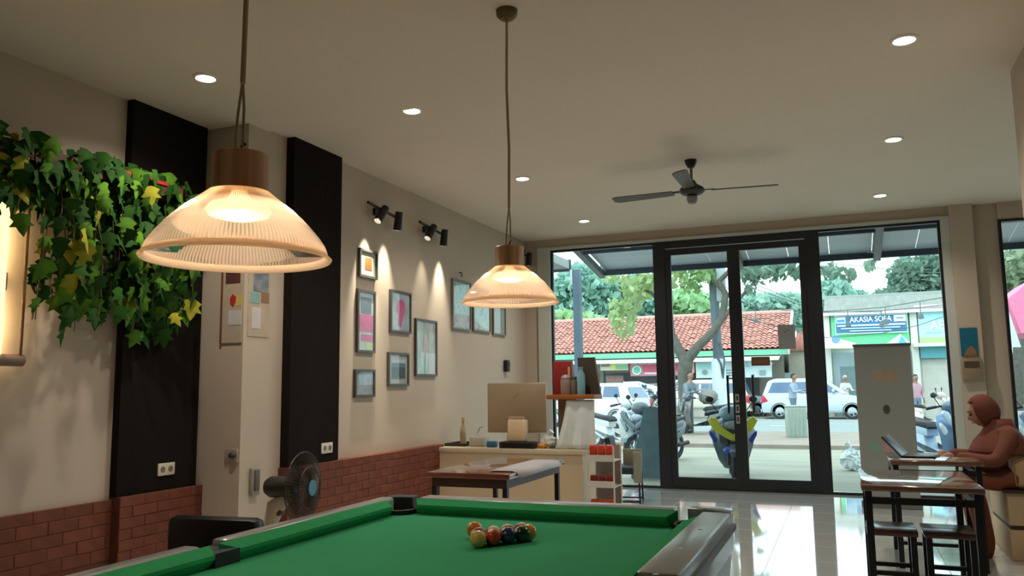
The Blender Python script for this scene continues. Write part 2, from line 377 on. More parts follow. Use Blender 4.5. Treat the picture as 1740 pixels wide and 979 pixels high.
# ---------------------------------------------------------------- ceiling fan
m_fan = M('fan black', (32, 26, 24), .4)
m_fanb = M('fan blade grey', (96, 92, 86), .45, .2)
t = thing('ceiling_fan', 'black three-blade ceiling fan in front of the street window', 'fan', (-1.175, 7.2, HC))
MB().lathe([(.0005, -.075), (.03, -.07), (.05, -.03), (.055, 0)], 20).build('canopy', m_fan, t)
MB().cyl((0, 0, -.07), (0, 0, -.2), .013).build('rod', M('fan rod', (120, 112, 104), .4, .5), t)
MB().lathe([(.0005, -.185), (.03, -.19), (.05, -.225), (.105, -.26), (.115, -.29), (.09, -.315), (.04, -.33), (.0005, -.335)], 28).build('motor', m_fan, t)
MB().lathe([(.0005, -.335), (.045, -.335), (.05, -.36), (.035, -.4), (.0005, -.41)], 20).build('cap', M('fan cap pale', (150, 152, 160), .4), t)
for k, a in enumerate((math.radians(176), math.radians(7), math.radians(272))):
    r = Matrix.Rotation(a, 3, 'Z') @ Matrix.Rotation(math.radians(10), 3, 'X')
    bl = MB(); bl.prism([(.17, -.05), (.70, -.068), (.74, -.04), (.74, .045), (.70, .062), (.17, .045)], -.004, .004, 'z')
    me = bl.mesh('blade', m_fanb, False); me.transform(Matrix.Translation((0, 0, -.287)) @ r.to_4x4())
    o = bpy.data.objects.new('blade', me); C.objects.link(o); o.parent = t
    ar = MB().box((.14, 0, .006), (.12, .035, .008), bev=.002).mesh('blade_arm', m_fan); ar.transform(Matrix.Translation((0, 0, -.287)) @ r.to_4x4())
    q = bpy.data.objects.new('blade_arm', ar); C.objects.link(q); q.parent = o
# ---------------------------------------------------------------- twin wall spots
m_spotb = M('spot black', (22, 19, 18), .5)
def wallspot(label, x, y, z, beams, lit=True):
    t = thing('wall_spotlight', label, 'spotlight', (x, y, z), 0, 'black twin spotlights high on the walls')
    MB().box((.015, 0, 0), (.03, .12, .07), bev=.006).build('wall_plate', m_spotb, t)
    MB().tube([(.03, 0, .0), (.10, 0, .01)], .011).tube([(.10, -.30, .03), (.10, .26, -.02)], .014).build('bar', m_spotb, t)
    for yy in (-.06, .22):
        d = Vector((-.03, -.12 if yy < 0 else .02, -.17)).normalized()
        c = Vector((.12, yy, -.01))
        h = MB().cyl(c-d*.05, c+d*.13, .036, .042, 18).build('lamp_head', m_spotb, t)
        MB().cyl(c+d*.128, c+d*.132, .034, .034, 18).build('lens', M_emit('spot lens', (255, 244, 214), .35), h)
    if lit:
        for yy, e in beams:
            l = bpy.data.lights.new('spot', 'SPOT'); l.energy = E_SPOT*e; l.spot_size = math.radians(42); l.spot_blend = 1; l.shadow_soft_size = .02; l.color = (1, .93, .74)
            q = bpy.data.objects.new('spot_lamp', l); C.objects.link(q); q.parent = t; q.location = (.14, yy-y, -.06)
            q.rotation_euler = Vector((-.16, 0, -.95)).to_track_quat('-Z', 'Y').to_euler()
wallspot('black twin spotlight on the left wall, nearer the black panels', WX2, 6.52, 2.97, [(6.33, 2.0), (6.66, 1.1)])
wallspot('black twin spotlight on the left wall, farther along above the picture group', WX2, 7.50, 2.97, [(7.42, 1.0), (7.82, 1.0)])
wallspot('black twin spotlight in the far corner, half behind the far glass lamp', WX2, 10.07, 3.10, [], False)
# ================================================================ LEFT WALL DECORATION
m_pf = M('picture frame', (78, 74, 68), .45, var=.1)
m_mat = M('picture mount', (196, 190, 180), .7)
def frame(label, y0, y1, z0, z1, art, mount=.0, cat='picture', fw_=.022, mf=None, x=WX2, extra=None, group='framed pictures on the left wall'):
    t = thing('picture_frame', label, cat, (x, (y0+y1)/2, (z0+z1)/2), 0, group)
    a, c = (y1-y0)/2, (z1-z0)/2; mf = mf or m_pf
    MB().lo(0, .028, -a, a, c-fw_, c).lo(0, .028, -a, a, -c, -c+fw_).lo(0, .028, -a, -a+fw_, -c+fw_, c-fw_).lo(0, .028, a-fw_, a, -c+fw_, c-fw_).build('frame', mf, t, False)
    MB().lo(.002, .014, -a+fw_, a-fw_, -c+fw_, c-fw_).build('mount', m_mat if mount else art, t, False)
    if mount: MB().lo(.014, .017, -a+fw_+mount, a-fw_-mount, -c+fw_+mount, c-fw_-mount).build('print', art, t, False)
    if extra: extra(t, a, c)
    MB().lo(.019, .021, -a+fw_, a-fw_, -c+fw_, c-fw_).build('pane', m_glass, t, False)
    return t
def patch(t, y0, y1, z0, z1, m, k=0): MB().lo(.0145, .016+k*.001, y0, y1, z0, z1).build('print_block', m, t, False)
m_pink = M('print pink', (226, 96, 150), .5, var=.15, scale=20); m_org = M('print orange', (206, 98, 50), .5, var=.2, scale=30)
m_slate = M('print slate', (120, 122, 134), .5, var=.25, scale=12); m_bw = M('print pale', (206, 206, 206), .5); m_yel = M('print yellow', (214, 208, 150), .5)
frame('small square framed print with an orange patch, topmost of the group', 6.215, 6.52, 2.32, 2.585, m_mat,
      extra=lambda t, a, c: patch(t, -.055, .06, -.055, .06, m_org))
frame('tall narrow framed print with grey and pink blocks, below the orange one', 6.19, 6.49, 1.63, 2.205, m_bw,
      extra=lambda t, a, c: (patch(t, -.09, .09, .07, .22, m_slate), patch(t, -.12, .12, -.09, .06, m_pink), patch(t, -.08, .12, -.18, -.12, m_pink), patch(t, .0, .12, -.255, -.2, m_yel)))
def pinkman(t, a, c):
    MB().prism([(-.05, -.13), (.01, -.15), (.05, -.05), (.09, .02), (.08, .1), (.02, .13), (-.06, .1), (-.08, .03), (-.04, -.02)], .0145, .017, 'x').build('print_block', m_pink, t, False)
frame('framed print with a pink shape on grey, right of the tall narrow print', 6.765, 7.17, 1.845, 2.26, M_art('art grey', [(150, 146, 146), (200, 202, 206)], 6, 3), extra=pinkman)
frame('largest framed print with pale pink and green streaks, rightmost of the group', 7.265, 7.735, 1.425, 2.015, M_art('art streaks', [(216, 150, 176), (212, 208, 204), (150, 190, 172), (170, 140, 150)], 4, 7, stretch=(1, 3, .8)))
frame('framed print of a dark landscape with a bright sky, lower middle', 6.735, 7.13, 1.325, 1.65, M_bands('art hills', [(-.2, (150, 144, 132)), (-.09, (86, 92, 98)), (.02, (120, 132, 148)), (.06, (196, 210, 230)), (.2, (196, 210, 230))]), mount=.045)
frame('small framed print in blue-grey tones, lowest and nearest the black panel', 6.165, 6.495, 1.228, 1.477, M_art('art bluegrey', [(120, 124, 146), (196, 198, 212), (150, 146, 150)], 5, 11))
m_gf = M('pale green frame', (120, 112, 96), .5)
ag = [M_art('art mint%d' % k, [(150, 190, 186), (196, 214, 210), (120, 170, 168)], 9, k+20) for k in range(2)]
frame('tall mint-green certificate frame, first of three near the far lamp', 8.11, 8.60, 1.955, 2.53, ag[0], mf=m_gf, group='certificates near the far corner')
frame('shorter mint-green certificate frame behind the far lamp rim', 8.66, 9.17, 1.965, 2.32, ag[1], mf=m_gf, group='certificates near the far corner')
frame('grey certificate frame nearest the corner, third of three', 9.25, 9.66, 1.955, 2.33, M('grey print', (168, 164, 158), .5), mf=m_gf, group='certificates near the far corner')
t = thing('nail_hook', 'tiny dark hook on the wall above the tall mint frame', 'hook', (WX2, 8.33, 2.62))
MB().tube([(0, 0, 0), (.03, 0, 0), (.034, 0, -.05)], .007, 6).build('hook', m_spotb, t)
t = thing('wall_bell', 'small black device on the wall above the computer', 'doorbell', (WX2, 9.66, 1.57))
MB().box((.03, 0, 0), (.06, .10, .15), bev=.015).build('body', m_spotb, t)
MB().sphere((.062, 0, .03), (.012, .03, .03), 12, 8).build('button', M('dark grey', (60, 58, 58), .4), t)
# sockets
m_sock = M('socket white', (214, 204, 190), .4)
for x, y, z, lb in ((-4.42, 4.40, .765, 'white twin wall socket low on the nearer black panel'), (-3.97, 5.66, .825, 'white twin wall socket low on the farther black panel')):
    t = thing('wall_socket', lb, 'socket', (x, y, z), 0, 'sockets on the black panels')
    MB().box((.006, 0, 0), (.012, .15, .085), bev=.004).build('plate', m_sock, t)
    for s_ in (-.035, .035):
        MB().lathe([(.0005, .014), (.02, .014), (.022, .012)], 16, rot=Matrix.Rotation(PI/2, 3, 'Y'), c=(0, s_, 0)).build('outlet', M('socket hole', (120, 108, 96), .5), t)
# corner posters
t = thing('poster', 'wall calendar with a brown edge and red block on the corner return', 'poster', (-4.15, 4.715, 1.94), 0, 'papers hung at the wall corner')
MB().lo(-.09, .09, -.006, 0, -.29, .26).build('sheet', M('poster cream', (188, 170, 148), .7, var=.08, scale=14), t, False)
MB().lo(-.105, -.09, -.012, 0, -.3, .27).build('edge_strip', M('poster brown', (120, 74, 46), .6), t, False)
MB().lo(-.065, .07, -.008, -.006, .15, .25).build('picture_block', M('poster plum', (92, 52, 48), .6, var=.25, scale=30), t, False)
MB().prism([(-.02, .0), (.01, -.03), (.03, .01), (.035, .05), (.0, .07), (-.02, .04)], -.008, -.006, 'y').build('red_mark', M('poster red', (186, 44, 36), .6), t, False)
MB().lo(.04, .09, -.008, -.006, -.02, .06).build('yellow_mark', M('poster yellow', (206, 186, 96), .6), t, False)
MB().lo(-.03, .09, -.008, -.006, -.16, -.05).build('white_note', M('poster white', (206, 200, 196), .6), t, False)
t = thing('poster', 'narrow sheet with blue-grey picture and teal mark right of the wall corner', 'poster', (WX2, 4.88, 1.98), 0, 'papers hung at the wall corner')
MB().lo(0, .005, -.12, .12, -.28, .24).build('sheet', M('poster cream', (188, 170, 148)), t, False)
MB().lo(.005, .007, -.07, .1, .06, .23).build('picture_block', M_art('poster grey', [(96, 104, 116), (150, 152, 156)], 14, 4), t, False)
MB().lo(.005, .007, -.1, .0, -.03, .05).build('teal_mark', M('poster teal', (128, 168, 168), .6), t, False)
MB().lo(.005, .007, .02, .11, -.02, .06).build('brown_mark', M('poster tan', (150, 108, 78), .6), t, False)
MB().lo(.005, .007, -.08, .02, -.22, -.06).build('white_note', M('poster white', (206, 200, 196)), t, False)
t = thing('plug_socket', 'white socket with a dark plug at the wall corner, above the phone holder', 'socket', (-4.10, 4.718, .84))
MB().box((-.02, -.006, 0), (.12, .012, .10), bev=.004).build('plate', M('plate grey', (168, 158, 146), .5), t)
MB().sphere((0, -.02, .0), (.032, .022, .022), 12, 8).build('plug', M('plug dark', (58, 50, 44), .5), t)
t = thing('phone_holder', 'slim grey handset holder on the wall below the plug', 'handset', (WX2, 4.87, .64))
MB().box((.015, 0, 0), (.03, .09, .20), bev=.01).build('cradle', M('holder grey', (150, 142, 132), .5), t)
MB().box((.036, 0, .01), (.015, .05, .15), bev=.006).build('handset', M('handset dark grey', (96, 92, 86), .5), t)
# ================================================================ WALL LAMP AND IVY
t = thing('wall_lamp', 'glowing tube wall lamp with a round wooden end cap, under the ivy', 'lamp', (-4.37, 3.17, 1.49))
m_end = M('lamp cap taupe', (128, 104, 84), .5)
MB().cyl((0, -.22, 0), (0, .075, 0), .034, n=24).build('end_cap', m_end, t)
MB().cyl((-.0, -.09, .03), (-.0, -.09, .93), .032, n=16).build('tube', M_emit('tube glow', (255, 214, 140), 1.3), t)
MB().cyl((.01, .055, .03), (.01, .055, .93), .010, n=10).build('rod', M('rod dark', (112, 92, 70), .5), t)
MB().cyl((0, -.22, .96), (0, .075, .96), .034, n=24).build('end_cap', m_end, t)
MB().lo(-.11, -.03, -.08, -.02, .4, .5).build('bracket', m_end, t)
l = bpy.data.lights.new('tube', 'AREA'); l.shape = 'RECTANGLE'; l.size = .85; l.size_y = .05; l.energy = 4.5; l.color = (1, .74, .40)
q = bpy.data.objects.new('tube_lamp', l); C.objects.link(q); q.parent = t; q.location = (-.038, -.09, .48); q.rotation_euler = (0, PI/2, 0)

m_lv = [M('ivy dark', (44, 86, 26), .7, spec=.15, var=.3, scale=12, rnd=.3), M('ivy mid', (84, 128, 36), .7, spec=.15, var=.25, scale=12, rnd=.25), M('ivy yellow', (150, 146, 42), .7, spec=.15, var=.2, scale=12, rnd=.2)]
def ivy_leaf(mat, s):
    o2 = [(0, -.5), (.16, -.46), (.44, -.34), (.30, -.12), (.52, .12), (.24, .14), (.16, .34), (0, .62)]
    b = MB(); V = []
    c0 = b.b.verts.new((0, -.32*s, 0)); c1 = b.b.verts.new((0, .1*s, .03*s))
    R = [b.b.verts.new((x*s, y*s, -.10*s*abs(x)*2)) for x, y in o2]; L = [R[0]]+[b.b.verts.new((-x*s, y*s, -.10*s*abs(x)*2)) for x, y in o2[1:-1]]+[R[-1]]
    for A in (R, L):
        for i in range(7): b.b.faces.new((A[i], A[i+1], c1 if i >= 3 else c0))
        b.b.faces.new((c0, A[3], c1))
    return b.mesh('leaf', mat, True, 60)
lm = [[ivy_leaf(m_lv[i], s) for s in (.10, .125, .15)] for i in range(3)]
def pot(label, y0, y1):
    t = thing('wall_planter', label, 'planter', (-4.415, (y0+y1)/2, 2.62)); a = (y1-y0)/2
    m = M('planter wicker', (88, 56, 34), .7, var=.35, scale=30, stretch=(1, .3, 2))
    MB().lo(0, .012, -a, a, 0, .10).lo(.16, .172, -a, a, 0, .10).lo(0, .172, -a, a, 0, .012).lo(0, .172, -a, -a+.012, .012, .10).lo(0, .172, a-.012, a, .012, .10).build('trough', m, t, False)
    MB().lo(.165, .180, .30*a, .80*a, .085, .110).build('red_band', M('red ribbon', (170, 40, 28), .6), t, False)
    return t
pot('brown wall planter with a red band, holding the ivy', 2.72, 4.30)
def leafmat():
    r = random.random()
    return 0 if r < .5 else (1 if r < .90 else 2)
def zbot(y):
    # lower outline of the hanging ivy along the wall
    pts = [(2.6, 2.35), (3.0, 2.3), (3.28, 2.32), (3.34, 1.72), (3.5, 1.62), (3.62, 1.7), (3.75, 1.78), (3.95, 1.76), (4.1, 1.66), (4.25, 1.60), (4.32, 1.75), (4.42, 2.1)]
    for (a, p), (c, q) in zip(pts[:-1], pts[1:]):
        if a <= y <= c: return p+(q-p)*(y-a)/(c-a)
    return 2.4
def leaf_at(parent, p, mi, big=None, flat=False):
    o = bpy.data.objects.new('leaf', lm[mi][random.choice((0, 1, 1, 2)) if big is None else big]); C.objects.link(o); o.parent = parent; o.location = p
    # faces out from the wall (+X), tip down, jittered
    o.rotation_euler = (PI/2+random.uniform(-.5, .3), random.uniform(-.5, .5), PI/2+random.uniform(-.8, .8))
    o.rotation_euler[1] += PI
    return o
iv = thing('hanging_ivy', 'dense trailing ivy hanging over the wall and the nearer black panel', 'ivy', (-4.33, 3.55, 2.66))
org = Vector((-4.33, 3.55, 2.66)); stems = MB(); extra = []
n = 0; strands = []
for k in range(64):
    y = 2.66+1.72*(k+random.random())/64
    zb = zbot(y)+random.uniform(-.03, .16)**1
    x0 = random.uniform(-4.40, -4.22)
    pts = []; z = 2.72; yy = y; xx = x0
    while z > zb:
        pts.append(Vector((xx, yy, z))); z -= .07; yy += random.uniform(-.018, .018); xx += random.uniform(-.012, .012); xx = min(max(xx, -4.43), -4.15)
    if len(pts) > 1: strands.append(pts)
allp = []
for pts in strands:
    stems.tube([p-org for p in pts], .003, 4)
    for p in pts:
        if random.random() < (.92 if p.y > 3.75 or p.z > 2.42 else .55): allp.append(p+Vector((random.uniform(.0, .07), random.uniform(-.035, .035), random.uniform(-.03, .03))))
random.shuffle(allp)
for p in allp[:290]: leaf_at(iv, p-org, leafmat())
stems.build('stem', M('ivy stem', (86, 66, 38), .7), iv)
rest = MB()
for p in allp[290:]+[Vector((random.uniform(-4.42, -4.3), random.uniform(2.7, 4.35), random.uniform(2.35, 2.74))) for _ in range(160)]:
    me = lm[0][1]; R = Matrix.Rotation(PI/2+random.uniform(-.8, .8), 4, 'Z') @ Matrix.Rotation(PI, 4, 'Y') @ Matrix.Rotation(PI/2+random.uniform(-.5, .5), 4, 'X')
    T = Matrix.Translation(p-org) @ R; vv = [rest.b.verts.new(T @ v.co) for v in me.vertices]
    for f in me.polygons: rest.b.faces.new([vv[i] for i in f.vertices])
tag(rest.build('foliage', m_lv[0], iv, True, 60, norm=False), kind='stuff')
iv2 = thing('ivy_strand', 'single thin ivy strand dangling in front of the glowing wall lamp', 'ivy', (-4.26, 3.24, 2.4))
pts = [Vector((0, 0, .1)), Vector((.0, .01, -.1)), Vector((.01, -.01, -.3)), Vector((0, .0, -.5)), Vector((0, -.03, -.68))]
MB().tube(pts, .004, 5).tube([p+Vector((.01, .012*(-1)**i, 0)) for i, p in enumerate(pts)], .003, 5).build('stem', MATS['ivy stem'], iv2)
for p, mi, bg_ in (((.02, .02, .0), 0, 1), ((.02, .0, -.13), 0, 0), ((.02, .02, -.24), 1, 0), ((.03, .0, -.40), 1, 2), ((.02, .03, -.37), 0, 1), ((.01, -.02, -.6), 1, 0), ((.03, -.15, -.15), 1, 1), ((.03, -.13, -.0), 0, 2), ((.03, -.1, .05), 0, 2)):
    leaf_at(iv2, p, mi, bg_)
# ================================================================ POOL TABLE
m_felt = M('green felt', (66, 170, 124), .95, var=.06, scale=3, bump=.05, bscale=400, spec=.1)
m_feltc = M('cushion felt', (56, 164, 106), .95, var=.05, spec=.1)
m_rail = M('rail grey', (166, 170, 172), .25, var=.12, scale=2, spec=.6)
m_rub = M('pocket black', (14, 13, 12), .6)
m_tb = M('table body grey', (150, 142, 138), .35, var=.08)
NX0, NX1, NY0, NY1, ZB, ZN = -1.785, -.575, .80, 3.10, .775, .81
t = thing('pool_table', 'green felt pool table with grey rails in the foreground', 'pool table', (-1.18, 1.95, 0))
o0 = Vector((-1.18, 1.95, 0))
def L(x, y, z): return (x-o0.x, y-o0.y, z)
MB().lo(NX0-.05-o0.x, NX1+.05-o0.x, NY0-.05-o0.y, NY1+.05-o0.y, .735, ZB).build('bed_cloth', m_felt, t, False)
def cushion(p0, p1, nrm):
    # cushion profile from nose to rail, mitred ends
    p0 = Vector(p0); p1 = Vector(p1); n = Vector(nrm); d = (p1-p0).normalized()
    prof = [(0, ZB+.028, 0), (0, ZB+.04, 0), (-.055, ZB+.058, .035), (-.055, ZB, .035), (-.02, ZB, .013)]
    b = MB(); A = []; Bv = []
    for off, z, cut in prof:
        q0 = p0+n*off-d*0+d*(-cut); q1 = p1+n*off+d*cut
        A.append(b.b.verts.new((q0.x-o0.x, q0.y-o0.y, z))); Bv.append(b.b.verts.new((q1.x-o0.x, q1.y-o0.y, z)))
    k = len(prof); b.b.faces.new(A); b.b.faces.new(Bv[::-1])
    for i in range(k): b.b.faces.new((A[i], Bv[i], Bv[(i+1) % k], A[(i+1) % k]))
    b.build('cushion', m_feltc, t, False)
ym = (NY0+NY1)/2+.09
for xx, nn in ((NX0, (1, 0)), (NX1, (-1, 0))):
    cushion((xx, NY0+.075), (xx, ym-.055), nn); cushion((xx, ym+.055), (xx, NY1-.075), nn)
for yy, nn in ((NY0, (0, 1)), (NY1, (0, -1))): cushion((NX0+.075, yy), (NX1-.075, yy), nn)
ZR = .838; RW = .165
def rail(x0, x1, y0, y1): MB().lo(x0-o0.x, x1-o0.x, y0-o0.y, y1-o0.y, .70, ZR, .012).build('rail', m_rail, t)
rail(NX1+.052, NX1+RW, NY0-.09, ym-.055); rail(NX1+.052, NX1+RW, ym+.055, NY1+.03)
rail(NX0-RW*.72, NX0-.052, NY0-.09, ym-.055); rail(NX0-RW*.72, NX0-.052, ym+.055, NY1+.03)
rail(NX0+.05, NX1-.05, NY1+.052, NY1+.15); rail(NX0+.05, NX1-.05, NY0-.15, NY0-.052)
for x, y in ((NX0-.02, NY0-.02), (NX1+.02, NY0-.02), (NX0-.02, NY1+.02), (NX1+.02, NY1+.02), (NX0-.06, ym), (NX1+.06, ym)):
    kk = .74 if y == ym else 1.0
    b = MB(); b.lathe([(.060*kk, ZR-.045), (.068*kk, ZR-.042), (.074*kk, ZR-.045), (.074*kk, .70), (.05*kk, .68), (.0005, .68)], 28, c=(x-o0.x, y-o0.y, 0)); b.lathe([(.060*kk, ZR-.045), (.055*kk, .72), (.0005, .70)], 28, c=(x-o0.x, y-o0.y, 0))
    b.build('pocket', m_rub, t)
for x in (NX0, NX1): MB().lo(x-.115-o0.x if x == NX0 else x-o0.x, x-o0.x if x == NX0 else x+.115-o0.x, ym-.054-o0.y, ym+.054-o0.y, .70, .818).build('pocket_dark_fill', m_rub, t, False)  # black block fills the side-pocket gap so it looks like a dark hole
m_chr = M('corner metal', (176, 182, 186), .22, .8)
for sx, x in ((-1, NX0-.05), (1, NX1+.052)):
    for sy, y in ((-1, NY0-.075), (1, NY1+.075)):
        MB().prism([(x-o0.x-.06, y-o0.y), (x-o0.x-.05*1, y-o0.y+sy*.075), (x-o0.x+sx*.075, y-o0.y+sy*.07), (x-o0.x+sx*.105, y-o0.y+sy*.045), (x-o0.x+sx*.113, y-o0.y-sy*.06), (x-o0.x+.0, y-o0.y-.0)] if sx > 0 else
                   [(x-o0.x+.06, y-o0.y), (x-o0.x+.05, y-o0.y+sy*.075), (x-o0.x-.05, y-o0.y+sy*.07), (x-o0.x-.066, y-o0.y+sy*.045), (x-o0.x-.066, y-o0.y-sy*.06), (x-o0.x, y-o0.y)], .72, ZR+.004 if sx > 0 else ZR-.004, 'z', bev=.004).build('corner_cap', m_chr if sx > 0 else m_rub, t)
X0, X1, Y0, Y1 = NX0-RW*.72, NX1+RW, NY0-.15, NY1+.15
MB().lo(X1-.02-o0.x, X1+.012-o0.x, Y0-o0.y+.1, Y1-o0.y-.12, .78, .80).build('edge_trim', M('trim maroon', (70, 44, 44), .4), t, False)
MB().prism([(X0+.03-o0.x, .72), (X1-.01-o0.x, .72), (X1-.06-o0.x, .36), (X0+.08-o0.x, .36)], Y0+.05-o0.y, Y1-.05-o0.y, 'y', bev=.01).build('body', m_tb, t)
for x in (X0+.28, X1-.28):
    for y in (Y0+.3, Y1-.3): MB().box((x-o0.x, y-o0.y, .18), (.16, .16, .36), bev=.012).build('leg', m_tb, t)
dm = M('rail sight', (206, 206, 200), .3)
for k in range(6): MB().cyl(L(NX1+.11, NY0+.25+k*.34, ZR), L(NX1+.11, NY0+.25+k*.34, ZR+.0012), .008, n=10).build('rail_sight', dm, t)
# ---------------------------------------------------------------- balls
BR = .0286
def ball(label, x, y, c, stripe=None):
    m = M('ball %s%s' % (c, stripe or ''), c, .12, var=0, coat=.5) if not stripe else M_bands('ball %s%s' % (c, stripe), [(-.03, stripe), (-.0135, c), (.0135, stripe), (.03, stripe)], 'Z', .12)
    t = MB().sphere((0, 0, 0), BR, 28, 18).build('pool_ball', m)
    t.location = (x, y, ZB+BR+.0005); t.rotation_euler = (random.uniform(-.7, .7), random.uniform(-.7, .7), 0)
    tag(t, label, 'ball', 'pool balls racked on the green felt')
    sp = MB(); d = Vector((random.uniform(-.4, .4), -.3, 1)).normalized()
    q = d.to_track_quat('Z', 'Y').to_matrix(); sp.lathe([(.0003, BR+.0003), (.006, BR-.0003), (.009, BR-.0011)], 16, rot=q)
    sp.build('number_spot', M('ball spot', (236, 228, 206), .2), t)
ivory = (236, 224, 190)
B0 = Vector((-1.165, 2.53)); dr = Vector((.60, .80)).normalized()*.0578; dp = Vector((-.80, .60)).normalized()*.0501
bl = lambda i, j: B0+dr*(i+.5*j)+dp*j
for (i, j, lb, c, s_) in ((0, 0, 'pale yellow pool ball at the near left end of the cluster', (226, 188, 100), None), (1, 0, 'plain red-orange pool ball beside the pale yellow one', (206, 66, 28), None),
        (2, 0, 'dark blue pool ball in the middle of the near row', (22, 48, 96), None), (3, 0, 'dark green pool ball between the blue and the orange ball', (10, 62, 40), None),
        (0, 1, 'maroon pool ball behind the pale yellow one', (110, 34, 40), None), (1, 1, 'white pool ball with a red stripe behind the red-orange one', (200, 60, 44), ivory),
        (2, 1, 'white pool ball with a tan stripe behind the dark blue one', (176, 120, 76), ivory), (3, 1, 'white pool ball with a crimson stripe behind the green one', (196, 30, 54), ivory)):
    p = bl(i, j); ball(lb, p.x, p.y, c, s_)
p = PZ(806, 900, .804); ball('plain orange pool ball, far left of the cluster', p.x, p.y, (236, 134, 44))
p = PZ(898, 905, .804); ball('yellow-orange pool ball at the right end of the cluster', p.x, p.y, (232, 150, 50))
# ================================================================ BEHIND THE TABLE
t = thing('stand_fan', 'white standing fan seen from the side with a dark cage, behind the pool table', 'fan', (-3.08, 4.0, 0), .12)
m_sf = M('fan dark', (40, 38, 34), .5); m_sw = M('fan cream', (196, 182, 160), .5); m_cage = M('cage brown', (52, 36, 28), .5)
MB().lathe([(.0005, .03), (.16, .028), (.19, .012), (.19, 0)], 28).build('base', m_sw, t)
MB().tube([(-.10, 0, .02), (-.10, 0, .52), (-.07, 0, .62), (.0, 0, .68)], [.035, .04, .055, .035], 14).build('pole', m_sw, t)
MB().tube([(-.13, 0, .735), (-.10, 0, .735), (.05, 0, .735), (.07, 0, .735)], [.045, .062, .062, .04], 18).build('motor', m_sf, t)
b = MB()
R = .205
for k in range(60):
    a = 2*PI*k/60; u_ = (math.cos(a), math.sin(a))
    b.tube([(.06, .035*u_[0], .735+.035*u_[1]), (.075, .12*u_[0], .735+.12*u_[1]), (.11, R*u_[0], .735+R*u_[1]), (.15, .12*u_[0], .735+.12*u_[1]), (.165, .035*u_[0], .735+.035*u_[1])], .0024, 4)
for r_, x_ in ((R, .11), (.12, .15), (.12, .075)): b.tube([(x_, r_*math.cos(2*PI*k/36), .735+r_*math.sin(2*PI*k/36)) for k in range(36)], .004, 5, closed=True)
b.build('cage', m_cage, t)
for k in range(3):
    a = 2*PI*k/3+.4; c_, s_ = math.cos(a), math.sin(a)
    MB().poly([(.105, .03*c_-.02*s_, .735+.03*s_+.02*c_), (.10, .17*c_-.06*s_, .735+.17*s_+.06*c_), (.115, .175*c_+.05*s_, .735+.175*s_-.05*c_), (.12, .03*c_+.02*s_, .735+.03*s_-.02*c_)]).build('blade', M('blade brown', (66, 46, 36), .4), t, norm=False)
MB().cyl((.166, 0, .735), (.172, 0, .735), .045, n=20).build('blue_badge', M('badge blue', (86, 150, 176), .5), t)
MB().box((-.05, 0, .60), (.06, .07, .06), bev=.015).build('tilt_knob', M('fan knob brown', (84, 62, 44), .5), t)

m_leat = M('black leather', (16, 15, 15), .35, var=.2, scale=12, bump=.1)
t = thing('armchair', 'low black leather chair between the brick dado and the pool table', 'chair', (-2.93, 3.08, 0), .10)
MB().box((0, -.02, .31), (.50, .46, .14), bev=.03).build('seat', m_leat, t)
MB().box((0, .20, .50), (.52, .10, .36), bev=.035).build('backrest', m_leat, t)
for s_ in (-1, 1): MB().box((s_*.26, -.02, .40), (.07, .44, .09), bev=.02).build('armrest', m_leat, t)
for sx in (-1, 1):
    for sy in (-.2, .18): MB().cyl((sx*.22, sy, 0), (sx*.2, sy, .25), .016, .02).build('leg', m_spotb, t)

# cashier counter
m_cream = M('counter cream', (206, 184, 152), .45, var=.04, scale=2)
t = thing('cashier_counter', 'cream cashier counter below the computer', 'counter', (-3.18, 7.9, 0))
MB().lo(-.82, .80, -.27, .35, .64, .685, .004).build('counter_top', M('counter top', (204, 190, 162), .3), t)
MB().lo(-.80, .78, -.25, -.23, .0, .64).build('front_panel', m_cream, t, False)
MB().lo(-.80, -.78, -.23, .33, .0, .64).build('side_panel', m_cream, t, False); MB().lo(.76, .78, -.23, .33, .0, .64).build('side_panel', m_cream, t, False)
m_al = M('computer back', (176, 156, 130), .35, .35, var=.03)
t = thing('computer_monitor', 'slim all-in-one computer with its bare back turned to the room', 'computer', (-3.21, 7.97, .685), .08)
MB().lo(-.325, .325, -.012, .018, .14, .66, .012).build('case', m_al, t)
MB().lo(-.31, .31, .0185, .020, .2, .645).build('screen', M('screen dark', (30, 32, 36), .2), t, False)
MB().prism([(.0, .36), (-.05, .16), (-.10, .012), (-.08, .012), (-.02, .17), (.0, .20)], -.09, .09, 'x').build('stand', m_al, t)
MB().lo(-.10, .10, -.11, .08, 0, .012, .004).build('base', m_al, t)
for s_ in (-.012, .012): MB().prism([(s_-.022, .50), (s_-.014, .50), (s_+.022, .56), (s_+.014, .56)], -.014, -.012, 'y').build('mark', M('chrome mark', (240, 236, 226), .1, .9), t, False)
t = thing('cash_drawer', 'flat black box on the counter in front of the computer', 'box', (-3.10, 7.76, .685), 0)
MB().lo(-.19, .19, -.09, .09, 0, .065, .006).build('body', M('drawer black', (30, 26, 24), .4), t)
MB().lo(-.16, .16, -.094, -.09, .015, .05).build('drawer_front', M('drawer front', (22, 20, 19), .3), t, False)
t = thing('tissue_box', 'cream square box standing on the flat black box', 'box', (-3.12, 7.77, .75), .05)
MB().box((0, 0, .11), (.20, .10, .22), bev=.018).build('body', M('box cream', (228, 200, 160), .4), t)
MB().box((0, 0, .222), (.10, .02, .006)).build('slot', M('box slot', (120, 96, 72), .6), t)
t = thing('card_terminal', 'small blue gadget left of the flat black box', 'gadget', (-3.42, 7.80, .685))
MB().box((0, 0, .03), (.10, .09, .06), bev=.012).build('body', M('gadget blue', (40, 98, 140), .4), t)
MB().box((0, -.02, .062), (.07, .03, .006)).build('keypad', M('gadget grey', (170, 170, 168), .5), t)
